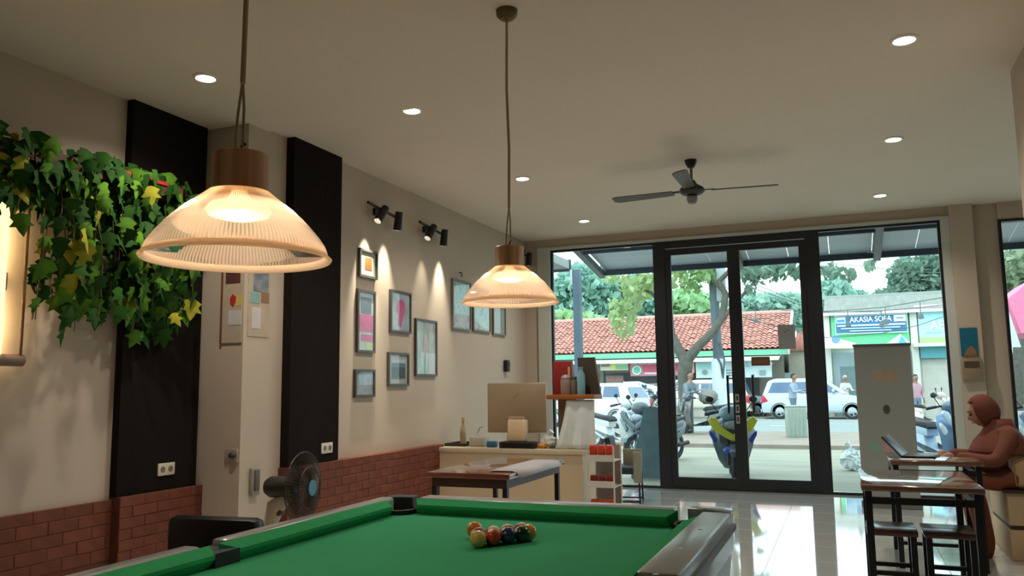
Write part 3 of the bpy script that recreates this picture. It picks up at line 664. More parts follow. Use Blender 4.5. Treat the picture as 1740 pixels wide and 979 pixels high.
t = thing('receipt_printer', 'grey receipt printer with curling paper left of the computer', 'printer', (-3.62, 7.92, .685))
MB().box((0, 0, .05), (.17, .18, .10), bev=.015).build('body', M('printer grey', (176, 170, 160), .5), t)
MB().tube([(0, -.02, .10), (0, -.04, .14), (0, .0, .19), (.02, .05, .20)], .004, 6).build('cable', M('cable dark', (70, 66, 62), .5), t)
MB().box((0, -.05, .115), (.08, .004, .04)).build('paper', M('paper white', (226, 222, 214), .7), t)
t = thing('tall_bottle', 'tall beige bottle on the dark tray at the left end of the counter', 'bottle', (-3.86, 8.02, .70))
MB().lathe([(.0005, 0), (.035, 0), (.036, .12), (.028, .17), (.016, .20), (.016, .25), (.0005, .25)], 18).build('body', M('bottle beige', (170, 148, 112), .4), t)
MB().lathe([(.0005, .28), (.019, .28), (.02, .25), (.0005, .25)], 14).build('cap', M('bottle cap', (190, 164, 110), .5), t)
t = thing('tray', 'dark tray at the left end of the counter, under the beige bottle', 'tray', (-3.86, 7.98, .685))
MB().lo(-.12, .12, -.16, .16, 0, .012, .003).build('bottom', M('tray dark', (46, 34, 28), .5), t)
MB().lo(-.12, .12, -.165, -.155, 0, .03).lo(-.12, .12, .155, .165, 0, .03).lo(-.125, -.115, -.16, .16, 0, .03).lo(.115, .125, -.16, .16, 0, .03).build('rim', M('tray dark', (46, 34, 28)), t, False)
# display stand on the right end of the counter
ds = Vector((-2.55, 7.86, .685))
t = thing('display_stand', 'wooden display stand with orange shelf and pale side curtain, right end of the counter', 'stand', ds)
MB().lo(-.17, .02, .02, .05, 0, .49).build('back_panel', M('stand brown', (126, 92, 60), .5, var=.1, scale=4, stretch=(1, 1, .2)), t, False)
MB().lo(-.24, .26, -.14, .16, .49, .535, .006).build('shelf', M('stand orange', (166, 96, 42), .4, var=.1), t)
b = MB(); n = 10
prev = None
for i in range(n+1):
    f_ = i/n; z = .48*(1-f_)+.005
    row = [b.b.verts.new((-.04-.11*f_**1.6+(.30+.13*f_**1.6)*k/8+.006*math.sin(k*2.2), -.10-.02*math.sin(k*1.7)*(f_+.3)-.04*f_, z)) for k in range(9)]
    if prev:
        for k in range(8): b.b.faces.new((prev[k], prev[k+1], row[k+1], row[k]))
    prev = row
cu = b.build('side_curtain', M('curtain white', (222, 232, 234), .6, var=.05, scale=9), t, norm=False); so_ = cu.modifiers.new('s', 'SOLIDIFY'); so_.thickness = .006
MB().lo(-.22, .24, -.12, .14, 0, .02).build('base', M('stand dark', (84, 70, 54), .5), t, False)
def onshelf(dx, dy): return (ds.x+dx, ds.y+dy, ds.z+.535)
t = thing('red_box', 'upright dark red box on the orange shelf', 'box', onshelf(-.12, .06))
MB().lo(-.10, .10, -.03, .03, 0, .34, .004).build('body', M('box red', (148, 34, 32), .5, var=.12), t)
MB().lo(.06, .085, -.033, -.03, .14, .28).build('label', M('label gold', (214, 180, 120), .5), t, False)
t = thing('menu_board', 'dark slanted board with a brown edge on the orange shelf', 'sign', onshelf(.14, .03), -.2)
b = MB(); b.prism([(-.08, 0), (.14, 0), (.08, .37), (-.10, .37)], -.01, .01, 'y'); b.build('board', M('board dark', (72, 66, 54), .5, var=.1), t, False)
b = MB(); b.prism([(.14, 0), (.155, 0), (.095, .37), (.08, .37)], -.014, .014, 'y'); b.build('edge', M('board brown', (88, 54, 40), .5), t, False)
t = thing('blue_bottle', 'pale blue bottle standing before the dark slanted board', 'bottle', onshelf(.11, -.07))
MB().lathe([(.0005, 0), (.04, 0), (.043, .03), (.04, .20), (.022, .235), (.02, .25)], 18).build('body', M('bottle blue', (130, 176, 190), .25), t)
MB().lathe([(.0005, .275), (.024, .275), (.024, .25), (.0005, .25)], 14).build('cap', M('cap blue', (110, 160, 176), .4), t)
t = thing('glass_jar', 'greyish pink jar before the red box on the orange shelf', 'jar', onshelf(-.05, -.07))
MB().lathe([(.0005, 0), (.05, 0), (.055, .03), (.055, .14), (.045, .16)], 20).build('body', M('jar pinkish', (150, 126, 120), .3, var=.15, scale=20), t)
MB().lathe([(.0005, .2), (.03, .195), (.05, .17), (.05, .16), (.0005, .16)], 20).build('lid', M('jar lid', (168, 150, 146), .4), t)
t = thing('glass_jar', 'grey-brown jar beside the greyish pink jar', 'jar', onshelf(.03, -.06))
MB().lathe([(.0005, 0), (.03, 0), (.034, .02), (.034, .13), (.026, .15)], 18).build('body', M('jar brownish', (122, 112, 94), .3, var=.15, scale=20), t)
MB().lathe([(.0005, .18), (.03, .178), (.03, .15), (.0005, .15)], 16).build('lid', M('jar lid b', (90, 80, 70), .4), t)
t = thing('orange_duster', 'small orange item lying at the foot of the display stand', 'toy', (-2.86, 7.76, .685))
MB().sphere((0, 0, .025), (.05, .03, .025), 12, 8).build('body', M('orange item', (206, 138, 40), .5), t)
MB().sphere((.045, 0, .04), .018, 10, 8).build('head', M('orange item', (206, 138, 40)), t)
t = thing('clear_bag', 'crumpled clear plastic bag on the counter right of the flat black box', 'bag', (-2.80, 7.82, .685))
b = MB(); b.sphere((0, 0, .06), (.09, .06, .07), 14, 9)
for v in b.b.verts: v.co += Vector((random.uniform(-.014, .014), random.uniform(-.014, .014), random.uniform(-.014, .014))); v.co.z = max(v.co.z, .001)
b.build('body', M('plastic pale', (206, 212, 206), .2), t, False)
MB().tube([(0, 0, .12), (.01, 0, .15), (.03, 0, .17)], [.012, .02, .03], 7).build('neck', M('plastic pale', (206, 212, 206)), t, False)

# dark wood table in front of the counter
m_wood = M('dark red wood', (122, 68, 48), .15, coat=.6, var=.25, scale=4, stretch=(.3, 3, 3), spec=.6)
m_metal = M('black metal', (30, 28, 28), .45, .3)
t = thing('wooden_table', 'dark red wooden table with black legs in front of the counter', 'table', (-2.315, 5.41, 0))
MB().lo(-.30, .30, -.55, .55, .715, .75, .004).build('table_top', m_wood, t)
MB().lo(-.27, .27, -.52, -.49, .655, .715).lo(-.27, .27, .49, .52, .655, .715).lo(-.27, -.24, -.49, .49, .655, .715).lo(.24, .27, -.49, .49, .655, .715).build('apron', M('apron dark', (62, 38, 30), .5), t, False)
for sx in (-1, 1):
    for y in (-.505, .505): MB().lo(sx*.255-.016, sx*.255+.016, y-.016, y+.016, 0, .655).build('leg', m_metal, t, False)
t = thing('newspaper', 'folded newspaper with blue print draped over the right end of the wooden table', 'newspaper', (-2.145, 5.4, .752), -.0)
b = MB(); prev = None
for i in range(9):
    f_ = i/8; x = -.06+f_*.22; z = .003-(max(0, x-.125)*1.1 if x > .125 else 0)
    row = [b.b.verts.new((x, y, z+.002)) for y in (-.42, -.15, .15, .42)]
    if prev:
        for k in range(3): b.b.faces.new((prev[k], prev[k+1], row[k+1], row[k]))
    prev = row
nw = b.build('sheet', M('newsprint', (176, 172, 178), .6, var=.12, scale=10), t, norm=False); nw.modifiers.new('s', 'SOLIDIFY').thickness = .003
MB().lo(.0, .05, -.32, .2, .0045, .006).build('print_block', M('news blue', (84, 96, 128), .6, var=.2, scale=20), t, False)
MB().lo(.07, .11, -.2, .34, .0045, .006).build('print_block', M('news blue', (84, 96, 128)), t, False)
MB().lo(-.04, -.01, .1, .34, .0045, .006).build('print_block', M('news orange', (170, 90, 60), .6), t, False)
# two stools tucked at the wooden table
for k, (x, lb) in enumerate(((-2.47, 'dark metal stool leaning under the wooden table, nearer the wall'), (-2.20, 'dark metal stool under the wooden table, nearer the newspaper end'))):
    t = thing('stool', lb, 'stool', (x, 5.18, 0), .0, 'stools under the wooden table')
    MB().box((0, 0, .46), (.19, .26, .03), bev=.006).build('seat', M('apron dark', (62, 38, 30)), t)
    for sx in (-1, 1):
        for sy in (-1, 1): MB().tube([(sx*.07, sy*.10, .445), (sx*.09, sy*.13, 0)], .011, 8).build('leg', m_metal, t)
# snack rack
t = thing('snack_rack', 'pale wire rack with red snack packets at the right end of the counter', 'rack', (-2.16, 7.55, 0))
m_wire = M('rack pale', (214, 208, 200), .45, .2)
for sx in (-1, 1):
    for y in (-.10, .16): MB().cyl((sx*.125, y, 0), (sx*.125, y, .74), .008, n=8).build('post', m_wire, t)
for z in (.10, .36, .60): MB().lo(-.13, .13, -.11, .17, z, z+.008).lo(-.13, .13, -.115, -.105, z, z+.06).build('shelf', m_wire, t, False)
MB().lo(-.13, .13, .165, .172, .05, .74).build('back_panel', M('rack back', (150, 138, 128), .6), t, False)
m_rp = M('packet red', (206, 58, 28), .4, var=.3, scale=25); m_rp2 = M('packet dark red', (140, 34, 30), .4, var=.3, scale=25)
k_ = 0
for z, n_ in ((.108, 3), (.368, 3), (.608, 3)):
    for i in range(n_):
        lb = 'red snack packet, %s on the %s shelf of the rack' % (('at the left', 'in the middle', 'at the right')[i], {.108: 'lowest', .368: 'middle', .608: 'top'}[z])
        o = MB().box((0, 0, .07), (.066, .05, .14 if z != .368 else .10), bev=.012).build('snack_packet', m_rp if z != .368 else m_rp2)
        o.location = (-2.16-.08+.08*i, 7.49, z+(.001 if z != .368 else -.019)); tag(o, lb, 'packet', 'red packets on the snack rack')
# dark blue chair by the window
t = thing('lounge_chair', 'dark blue padded chair with thin metal legs beside the street window', 'chair', (-2.40, 9.15, 0), .15)
m_nav = M('navy fabric', (38, 50, 62), .6, var=.15, scale=8)
MB().box((.05, 0, .36), (.34, .42, .08), bev=.02).build('seat', m_nav, t)
MB().box((-.10, 0, .52), (.07, .42, .42), rot=Matrix.Rotation(-.22, 3, 'Y'), bev=.02).build('backrest', m_nav, t)
MB().box((.19, -.20, .40), (.09, .03, .34), bev=.008).build('side_panel', M('chair beige', (150, 146, 130), .5), t); MB().box((.10, .22, .44), (.22, .025, .26), bev=.008).build('side_panel', M('chair beige', (150, 146, 130)), t)
for sy in (-1, 1):
    MB().tube([(-.12, sy*.19, .34), (-.13, sy*.19, .0)], .010).build('leg', m_metal, t); MB().tube([(.2, sy*.19, .34), (.21, sy*.19, .0)], .010).build('leg', m_metal, t)
    MB().tube([(-.13, sy*.19, .02), (.21, sy*.19, .02)], .009).build('runner', m_metal, t)
# ================================================================ RIGHT SIDE
m_top2 = M('table dark wood', (112, 80, 68), .12, coat=1, var=.2, scale=3, stretch=(.4, 3, 3), spec=.7)
m_blk = M('frame black', (26, 25, 28), .4, .2)
def cafe_table(label, x0, x1, y0, y1, z=.75):
    t = thing('cafe_table', label, 'table', ((x0+x1)/2, (y0+y1)/2, 0), 0, 'black-framed tables at the right'); a, c = (x1-x0)/2, (y1-y0)/2
    MB().lo(-a, a, -c, c, z-.03, z, .004).build('table_top', m_top2, t)
    b = MB()
    for s_ in (-1, 1): b.lo(-a+.02, a-.02, s_*(c-.035)-.015, s_*(c-.035)+.015, z-.10, z-.065); b.lo(s_*(a-.035)-.015, s_*(a-.035)+.015, -c+.05, c-.05, z-.10, z-.065)
    b.build('apron_frame', m_blk, t, False)
    for sx in (-1, 1):
        for sy in (-1, 1): MB().lo(sx*(a-.035)-.018, sx*(a-.035)+.018, sy*(c-.035)-.018, sy*(c-.035)+.018, 0, z-.03).build('leg', m_blk, t, False)
    MB().lo(-a+.05, a-.05, -.012, .012, .10, .125).build('stretcher', m_blk, t, False)
cafe_table('nearest black-framed table at the right, glossy dark top', .05, .645, 4.90, 5.80)
cafe_table('black-framed table carrying the laptop, in front of the seated woman', .27, .86, 6.48, 7.25)
m_st = M('stool wood', (84, 58, 50), .2, var=.2, scale=4, spec=.6)
def stool2(label, x, y, wx, wy, z=.46):
    t = thing('stool', label, 'stool', (x, y, 0), 0, 'low stools at the nearest right table')
    MB().lo(-wx/2, wx/2, -wy/2, wy/2, z-.035, z, .005).build('seat', m_st, t)
    for sx in (-1, 1):
        for sy in (-1, 1): MB().lo(sx*(wx/2-.025)-.016, sx*(wx/2-.025)+.016, sy*(wy/2-.03)-.016, sy*(wy/2-.03)+.016, 0, z-.035).build('leg', m_blk, t, False)
    for s_ in (-1, 1): MB().lo(-wx/2+.04, wx/2-.04, s_*(wy/2-.032)-.012, s_*(wy/2-.032)+.012, .20, .225).build('stretcher', m_blk, t, False)
stool2('dark wooden stool under the nearest right table, on its left', .205, 5.42, .27, .32)
stool2('dark wooden stool under the nearest right table, on its right', .505, 5.42, .27, .32)
t = thing('laptop', 'open dark laptop on the table before the seated woman', 'laptop', (.50, 6.86, .75), PI/2-.2)
MB().box((0, 0, .008), (.32, .22, .016), bev=.004).build('base', M('laptop black', (26, 30, 42), .35), t)
MB().box((0, .175, .075), (.32, .012, .20), rot=Matrix.Rotation(-.75, 3, 'X'), bev=.004).build('screen_lid', M('laptop black', (26, 30, 42)), t)
t = thing('magazine', 'white sheet lying on the laptop table near its front edge', 'paper', (.45, 6.56, .7505), .1)
MB().box((0, 0, .003), (.22, .10, .005)).build('cover', M('paper white2', (216, 220, 222), .5), t)
MB().box((.03, 0, .0058), (.10, .05, .0008)).build('printed_block', M('paper grey', (170, 176, 182), .5), t)
# roll-up banner stand
t = thing('rollup_banner', 'grey roll-up banner stand seen from behind before the right window', 'banner', (.385, 9.5, 0), -.03)
MB().lo(-.275, .275, -.002, .002, .07, 1.70).build('sheet', M('banner back', (146, 150, 146), .55, var=.06, scale=2, stretch=(1, 1, .4)), t, False)
MB().lo(-.285, .285, -.02, .02, 1.69, 1.715, .004).build('top_bar', M('banner bar', (120, 122, 120), .3, .6), t)
MB().lo(-.29, .29, -.05, .05, .0, .075, .012).build('base', M('banner base', (120, 122, 122), .35, .5), t)
MB().cyl((0, .02, .07), (0, .02, 1.69), .012, n=8).build('pole', M('banner bar', (120, 122, 120)), t)
MB().lo(-.10, .14, -.004, -.002, 1.31, 1.44).build('show_through_print', M('print peach', (166, 146, 128), .6, var=.12, scale=8), t, False)
MB().sphere((.01, -.004, 1.02), (.035, .006, .05), 10, 8).build('dark_mark', M('mark dark', (66, 66, 66), .6), t)
MB().lo(-.05, .07, -.004, -.002, .56, .66).build('pink_mark', M('mark pink', (176, 140, 144), .6), t, False); MB().lo(-.18, -.08, -.004, -.002, .58, .66).build('green_mark', M('mark green', (128, 166, 146), .6), t, False)
# column fittings
t = thing('notice', 'blue notice with a brown figure on the column', 'notice', (1.315, 10.335, 1.74), 0)
MB().lo(-.085, .085, -.008, .004, -.15, .16).build('sheet', M('notice blue', (22, 104, 132), .4, var=.1), t, False)
MB().prism([(-.06, -.15), (.07, -.15), (.06, -.08), (.02, -.04), (-.03, -.08)], -.011, -.008, 'y').build('figure', M('notice tan', (140, 104, 80), .6), t, False)
t = thing('intercom', 'beige meter box with a dark slot on the column under the blue notice', 'box', (1.32, 10.33, 1.44), 0)
MB().box((0, -.02, 0), (.20, .06, .24), bev=.012).build('body', M('meter beige', (150, 130, 106), .5), t); MB().box((.0, -.052, .05), (.15, .006, .07)).build('slot', M('meter slot', (84, 70, 56), .5), t)
# signs on the door glass
t = thing('door_sign', 'small brown sign hung on the glass of the right door leaf', 'sign', (-.945, 10.418, 1.58)); MB().lo(-.11, .11, -.008, .006, -.055, .055).build('plate', M('sign brown', (92, 62, 46), .5), t, False); MB().lo(-.085, .085, -.010, -.008, -.032, .035).build('panel', M('sign rust', (116, 74, 52), .5, var=.2, scale=18), t, False)
t = thing('door_notice', 'grey square paper taped on the glass of the right door leaf', 'notice', (-.625, 10.418, 1.87)); MB().lo(-.10, .10, .004, .008, -.15, .15).build('sheet', M('notice grey', (132, 136, 138), .6, var=.06), t, False); MB().prism([(-.04, .05), (-.02, .05), (.04, .09), (.02, .09)], .002, .004, 'y').build('mark', M('notice dark', (90, 92, 96), .6), t, False)
for k, z in enumerate((1.13, 1.00, .87)):
    t = thing('sticker', ('white sticker on the middle door stile, topmost of three', 'white sticker on the middle door stile, second of three', 'white sticker on the middle door stile, lowest of three')[k], 'sticker', (-1.245, 10.408, z), 0, 'stickers on the door stile'); MB().lo(-.022, .022, -.001, .0015, -.05, .05).build('sheet', M('sticker grey', (176, 172, 164), .5), t, False); MB().lo(-.012, .012, -.002, -.001, -.03, .03).build('print', M('sticker dark', (60, 56, 54), .5), t, False)
# bench
m_bench = M('bench cream', (196, 170, 134), .6, var=.05)
t = thing('bench', 'cream upholstered bench with dark seams under the seated woman', 'bench', (1.42, 7.2, 0))
MB().lo(-.34, .5, -.28, .45, .365, .44, .02).build('seat', m_bench, t)
MB().lo(-.32, .48, -.26, .43, .335, .365).build('seam', M('bench seam', (58, 46, 38), .6), t, False)
MB().lo(-.33, .49, -.27, .44, .13, .335, .01).build('front_panel', m_bench, t); MB().lo(-.31, .47, -.25, .42, .105, .13).build('seam', M('bench seam', (58, 46, 38)), t, False); MB().lo(-.33, .49, -.27, .44, 0, .105, .01).build('plinth', m_bench, t)
# re-seat the bench under the woman (dark seat board, cream panels)
for ch in list(bpy.data.objects['bench'].children): bpy.data.objects.remove(ch)
t = bpy.data.objects['bench']; t.location = (1.44, 7.42, 0)
m_seam = M('bench seam', (58, 46, 38), .6)
MB().lo(-.40, .46, -.42, .42, .485, .505, .004).build('seat_board', m_seam, t)
MB().lo(-.38, .45, -.40, .40, .25, .485, .008).build('front_panel', m_bench, t); MB().lo(-.37, .44, -.39, .39, .22, .25).build('seam', m_seam, t, False); MB().lo(-.38, .45, -.40, .40, 0, .22, .008).build('plinth', m_bench, t)
t = thing('seat_cushion', 'plump cream cushion standing on the bench at the near side of the woman', 'cushion', (1.33, 7.10, .506))
b = MB(); b.box((0, 0, .135), (.46, .13, .27), bev=.055, seg=3); b.build('cover', M('cushion cream', (190, 160, 122), .8, var=.06, bump=.1), t)
MB().tube([(-.20, -.067, .03), (-.21, -.068, .20), (-.14, -.07, .235), (.14, -.07, .235), (.21, -.068, .2), (.2, -.067, .03)], .005, 6).build('piping', M('piping tan', (160, 130, 98), .8), t)
# ================================================================ SEATED WOMAN
m_gar = M_bands('woman clothes', [(-1, (128, 64, 38)), (.66, (116, 68, 50)), (2, (116, 68, 50))], 'Z', .85)
m_skin = M('skin', (176, 128, 98), .55, var=.05)
m_hij = M('hijab brown', (112, 58, 44), .8, var=.1, scale=10)
wo = thing('person', 'seated woman in a rust-brown headscarf and top leaning over the laptop', 'person', (1.25, 7.22, -.085))
V = [(0, 0, .69), (-.06, 0, .79), (-.13, 0, .93), (-.19, 0, 1.03), (-.23, 0, 1.08), (-.27, 0, 1.14),
     (-.13, -.16, .97), (-.24, -.23, .79), (-.50, -.17, .83), (-.13, .16, .97), (-.27, .22, .80), (-.52, .10, .83),
     (-.02, -.095, .675), (-.40, -.12, .64), (-.33, -.13, .16), (-.36, -.13, .06), (-.48, -.135, .035),
     (-.02, .095, .675), (-.40, .11, .64), (-.36, .11, .16), (-.39, .11, .06), (-.51, .115, .035)]
Ed = [(0, 1), (1, 2), (2, 3), (3, 4), (4, 5), (2, 6), (6, 7), (7, 8), (2, 9), (9, 10), (10, 11), (0, 12), (12, 13), (13, 14), (14, 15), (15, 16), (0, 17), (17, 18), (18, 19), (19, 20), (20, 21)]
Rr = [.14, .14, .15, .08, .055, .075, .075, .058, .036, .075, .058, .036, .105, .082, .062, .045, .034, .105, .082, .062, .045, .034]
skin('body', V, Ed, Rr, m_gar, wo)
# head: face turned to the table, headscarf round it
hr = Matrix.Rotation(math.radians(-22), 3, 'Y')      # tips the face (towards -X) down
hc = Vector((-.285, 0, 1.15))
def hp(x, y, z): return hc+hr @ Vector((x, y, z))
fb = MB(); fb.sphere((0, 0, 0), (.088, .070, .105), 24, 18)
for v in fb.b.verts:
    x, y, z = v.co
    if x < -.03:
        v.co.x -= .022*math.exp(-(y/.013)**2-((z+.012)/.022)**2)      # nose
        v.co.x -= .006*math.exp(-(y/.024)**2-((z+.052)/.010)**2)      # lips
        v.co.x += .008*math.exp(-((abs(y)-.030)/.014)**2-((z-.016)/.012)**2)   # eye sockets
        v.co.x -= .008*math.exp(-(y/.02)**2-((z+.085)/.018)**2)       # chin
    v.co = hc+hr @ v.co
face = fb.build('head', m_skin, wo, ang=80)
for s_ in (-1, 1):
    MB().sphere(hp(-.078, s_*.030, .016), .011, 10, 8).build('eye', M('eye dark', (40, 30, 26), .3), face)
    MB().tube([hp(-.083, s_*.016, .036), hp(-.084, s_*.032, .041), hp(-.074, s_*.046, .036)], .0035, 5).build('eyebrow', M('brow', (48, 34, 28), .8), face)
MB().tube([hp(-.090, -.022, -.052), hp(-.0955, 0, -.051), hp(-.090, .022, -.052)], .0045, 6).build('mouth', M('lips', (150, 84, 76), .5), face)
# headscarf: sphere open at the face, neck drape to shoulders
b = MB(); b.sphere((0, 0, 0), 1, 28, 20)
kill = [v for v in b.b.verts if v.co.x < -.55 and abs(v.co.y) < .62 and -.72 < v.co.z < .66]
bmesh.ops.delete(b.b, geom=kill, context='VERTS')
for v in b.b.verts: v.co = hc+hr @ Vector((v.co.x*.112+.022, v.co.y*.092, v.co.z*.130+.008))
b.lathe([(.085, 1.10), (.095, 1.05), (.125, 1.00), (.185, .93), (.215, .87), (.22, .85)], 28, c=(-.17, 0, 0))
hj = b.build('headscarf', m_hij, wo, ang=80, norm=False); hj.modifiers.new('s', 'SOLIDIFY').thickness = .006
def hand(par, w_, d, side, name):
    w_ = Vector(w_); d = Vector(d).normalized(); sd = Vector((-d.y, d.x, 0)).normalized()*side; dn = Vector((0, 0, -1))
    vs = [w_, w_+d*.035, w_+d*.075]; es = [(0, 1), (1, 2)]; rs = [.028, (.034), .03]
    for i, (off, ln) in enumerate(((-.026, .052), (-.009, .064), (.009, .062), (.025, .05))):
        k = len(vs); b0 = w_+d*.082+sd*off
        vs += [b0, b0+d*ln*.5+dn*.002, b0+d*ln*.85+dn*ln*.35]; es += [(2, k), (k, k+1), (k+1, k+2)]; rs += [.0095, .0085, .007]
    k = len(vs); vs += [w_+d*.03+sd*-.034, w_+d*.062+sd*-.05+dn*.008, w_+d*.09+sd*-.052+dn*.014]; es += [(1, k), (k, k+1), (k+1, k+2)]; rs += [.013, .0105, .008]
    return skin(name, vs, es, rs, m_skin, par, 0, 1)
hand(wo, (-.51, -.168, .832), (-1, .25, -.22), -1, 'hand'); hand(wo, (-.53, .098, .832), (-1, -.15, -.22), 1, 'hand')
# ================================================================ OUTSIDE: GROUND
G = -.12
m_conc = M('forecourt concrete', (146, 143, 128), .8, var=.2, scale=1.2, bump=.1, bscale=8, stretch=(.5, 2, 1))
m_asph = M('road asphalt', (138, 144, 142), .85, var=.08, scale=.8, stretch=(.3, 1, 1))
m_walk = M('pavement pinkish', (146, 132, 120), .85, var=.14, scale=2)
struct(MB().lo(-40, 40, 10.6, 19, G-.2, G).build('ground', m_conc, smooth=False))
struct(MB().lo(-40, 40, 19, 24, G-.2, G+.08).build('pavement', m_walk, smooth=False))
struct(MB().lo(-40, 40, 18.85, 19.0, G-.2, G+.085).build('kerb', M('kerb dark', (140, 128, 118), .9, var=.15), smooth=False))
struct(MB().lo(-60, 60, 24, 33, G-.2, G).build('road', m_asph, smooth=False))
struct(MB().lo(-60, 60, 33, 130, G-.2, G+.005).build('ground', M('far ground', (150, 150, 142), .9), smooth=False))
m_line = M('road paint', (228, 230, 226), .7)
for k in range(10): o = MB().lo(-16+k*3.4, -14.2+k*3.4, 28.9, 29.05, G, G+.006).build('road_marking', m_line, smooth=False); struct(o)
struct(MB().lo(-40, 40, 24.25, 24.4, G, G+.006).build('road_marking', m_line, smooth=False))
# awning over the shop front
m_aw = M('awning metal', (186, 196, 210), .45, .2, var=.1, scale=2, stretch=(.2, 3, 1)); m_beam = M('awning beam', (58, 66, 80), .5, .2)
t = thing('awning', 'grey-blue metal awning with dark beams over the shop front', 'awning', (-1.2, 11.8, 3.4))
def aw(x0, x1, y0, z0, y1, z1, th): 
    b = MB(); b.prism([(y0, z0), (y1, z1), (y1, z1+th), (y0, z0+th)], x0, x1, 'x'); return b
ao = Vector((-1.2, 11.8, 3.4))
n = 14
for k in range(n):
    x0 = -3.62+k*(8.2/n); b = aw(x0+.004-ao.x, x0+8.2/n-.004-ao.x, 10.64-ao.y, 3.62-ao.z, 13.1-ao.y, 3.22-ao.z, .02)
    b.build('panel', m_aw, t, False)
for y, z, h_ in ((10.75, 3.49, .10), (11.9, 3.33, .075), (13.06, 3.14, .11)): MB().lo(-3.7-ao.x, 4.6-ao.x, y-.03-ao.y, y+.03-ao.y, z-ao.z, z+h_-ao.z).build('beam', m_beam, t, False)
for x in (-3.68, -1.42, .55, 2.6, 4.55): aw(x-.05-ao.x, x+.05-ao.x, 10.66-ao.y, 3.50-ao.z, 13.1-ao.y, 3.10-ao.z, .10).build('rafter', M('rafter grey', (108, 114, 120), .5, .2), t, False)
t = thing('awning', 'neighbouring grey canopy edge at the far left of the window', 'awning', (-5.0, 12.6, 3.2)); MB().lo(-1.4, .78, -.9, .35, .08, .22).build('panel', M('neighbour canopy', (150, 150, 146), .6), t, False); MB().lo(-1.4, .80, .35, .40, .04, .24).build('edge', m_beam, t, False); MB().lo(-1.35, -1.25, .25, .35, -3.2+G, .08).build('post', m_beam, t, False)
t = thing('awning_post', 'blue-grey steel post standing outside the left window', 'post', (-4.04, 12.8, G))
MB().lo(-.06, .06, -.06, .06, .02, 3.35).build('shaft', M('post bluegrey', (92, 112, 128), .5, .2), t, False); MB().lo(-.10, .10, -.10, .10, 0, .02).build('base_plate', m_beam, t, False); MB().lo(-.10, -.062, -.07, .07, 3.1, 3.35).build('top_bracket', M('bracket pale', (206, 208, 206), .4), t, False)
# ================================================================ UTILITY POLE AND NEAR TREE
pb = PZ(1213, 740, G+.08); 
t = thing('utility_pole', 'grey utility pole with a white painted lower part on the pavement', 'pole', (pb.x, 23.4, G+.08))
MB().cyl((0, 0, 0), (.0, 0, 2.05), .20, .19, 20).build('painted_base', M('pole white', (206, 222, 226), .5), t)
MB().cyl((0, 0, 2.05), (-.12, 0, 7.5), .135, .11, 16).build('shaft', M('pole grey', (98, 112, 118), .7), t)
MB().box((.17, -.05, 4.2), (.26, .22, 1.1), bev=.05).build('cable_box', M('pole box', (170, 182, 184), .6), t)
MB().tube([(.1, -.16, 2.5), (.2, -.2, 2.0), (.14, -.2, 1.5), (.1, -.2, 1.9), (-.1, -.2, 2.3)], .03, 8).build('cable_coil', M('coil dark', (78, 90, 96), .6), t)
m_bark = M('bark grey', (92, 90, 82), .9, var=.25, scale=6, bump=.3)
def foliage(name, parent, blobs, n, size, mat, org, droop=.3, dens=None):
    b = MB(); tot = sum(r[1]*r[0] for c, r in blobs)
    for c, r in blobs:
        k = max(6, int(n*r[0]*r[1]/tot))
        for _ in range(k):
            while True:
                q = Vector((random.uniform(-1, 1), random.uniform(-1, 1), random.uniform(-1, 1)))
                if .25 < q.length < 1: break
            p = Vector(c)+Vector((q.x*r[0], q.y*r[2] if len(r) > 2 else q.y*r[0], q.z*r[1]))-org
            d = Vector((random.uniform(-1, 1), random.uniform(-1, 1), random.uniform(-1, .6)-droop)).normalized(); s_ = d.orthogonal().normalized()
            s_ = Matrix.Rotation(random.uniform(0, 6.3), 3, d) @ s_; L_ = size*random.uniform(.7, 1.3); w_ = L_*.3
            v = [b.b.verts.new(p+x) for x in (d*-L_*.5, s_*w_, d*L_*.5, s_*-w_)]; b.b.faces.new(v)
    return tag(b.build(name, mat, parent, False, norm=False), kind='stuff')
def fol_mat(name, c, tr=.35):
    m = bpy.data.materials.new(name); m.use_nodes = True; nt = m.node_tree; p = nt.nodes['Principled BSDF']; p.inputs['Roughness'].default_value = .6
    nz = nt.nodes.new('ShaderNodeTexNoise'); nz.inputs['Scale'].default_value = 1.6; tc = nt.nodes.new('ShaderNodeTexCoord'); nt.links.new(tc.outputs['Object'], nz.inputs[0])
    mx = nt.nodes.new('ShaderNodeMix'); mx.data_type = 'RGBA'; k = rgb(*c); mx.inputs[6].default_value = (k[0]*.65, k[1]*.7, k[2]*.7, 1); mx.inputs[7].default_value = (min(1, k[0]*1.25), min(1, k[1]*1.2), min(1, k[2]*1.2), 1)
    nt.links.new(nz.outputs[0], mx.inputs[0]); nt.links.new(mx.outputs[2], p.inputs['Base Color'])
    tl = nt.nodes.new('ShaderNodeBsdfTranslucent'); nt.links.new(mx.outputs[2], tl.inputs[0]); ms = nt.nodes.new('ShaderNodeMixShader'); ms.inputs[0].default_value = tr
    nt.links.new(p.outputs[0], ms.inputs[1]); nt.links.new(tl.outputs[0], ms.inputs[2]); nt.links.new(ms.outputs[0], nt.nodes['Material Output'].inputs[0]); return m
f_near = fol_mat('leaves near', (140, 172, 112)); f_lite = fol_mat('leaves light', (172, 192, 138)); f_dark = fol_mat('leaves dark', (112, 140, 120)); f_far = fol_mat('leaves far', (150, 190, 174)); f_far2 = fol_mat('leaves far green', (166, 204, 152)); f_far3 = fol_mat('leaves far pale', (164, 198, 182))  # far leaves paled in colour for haze; the dark ones are darker green
YT = 23.0; tb = P(1163, 735, YT); tb.z = G+.08
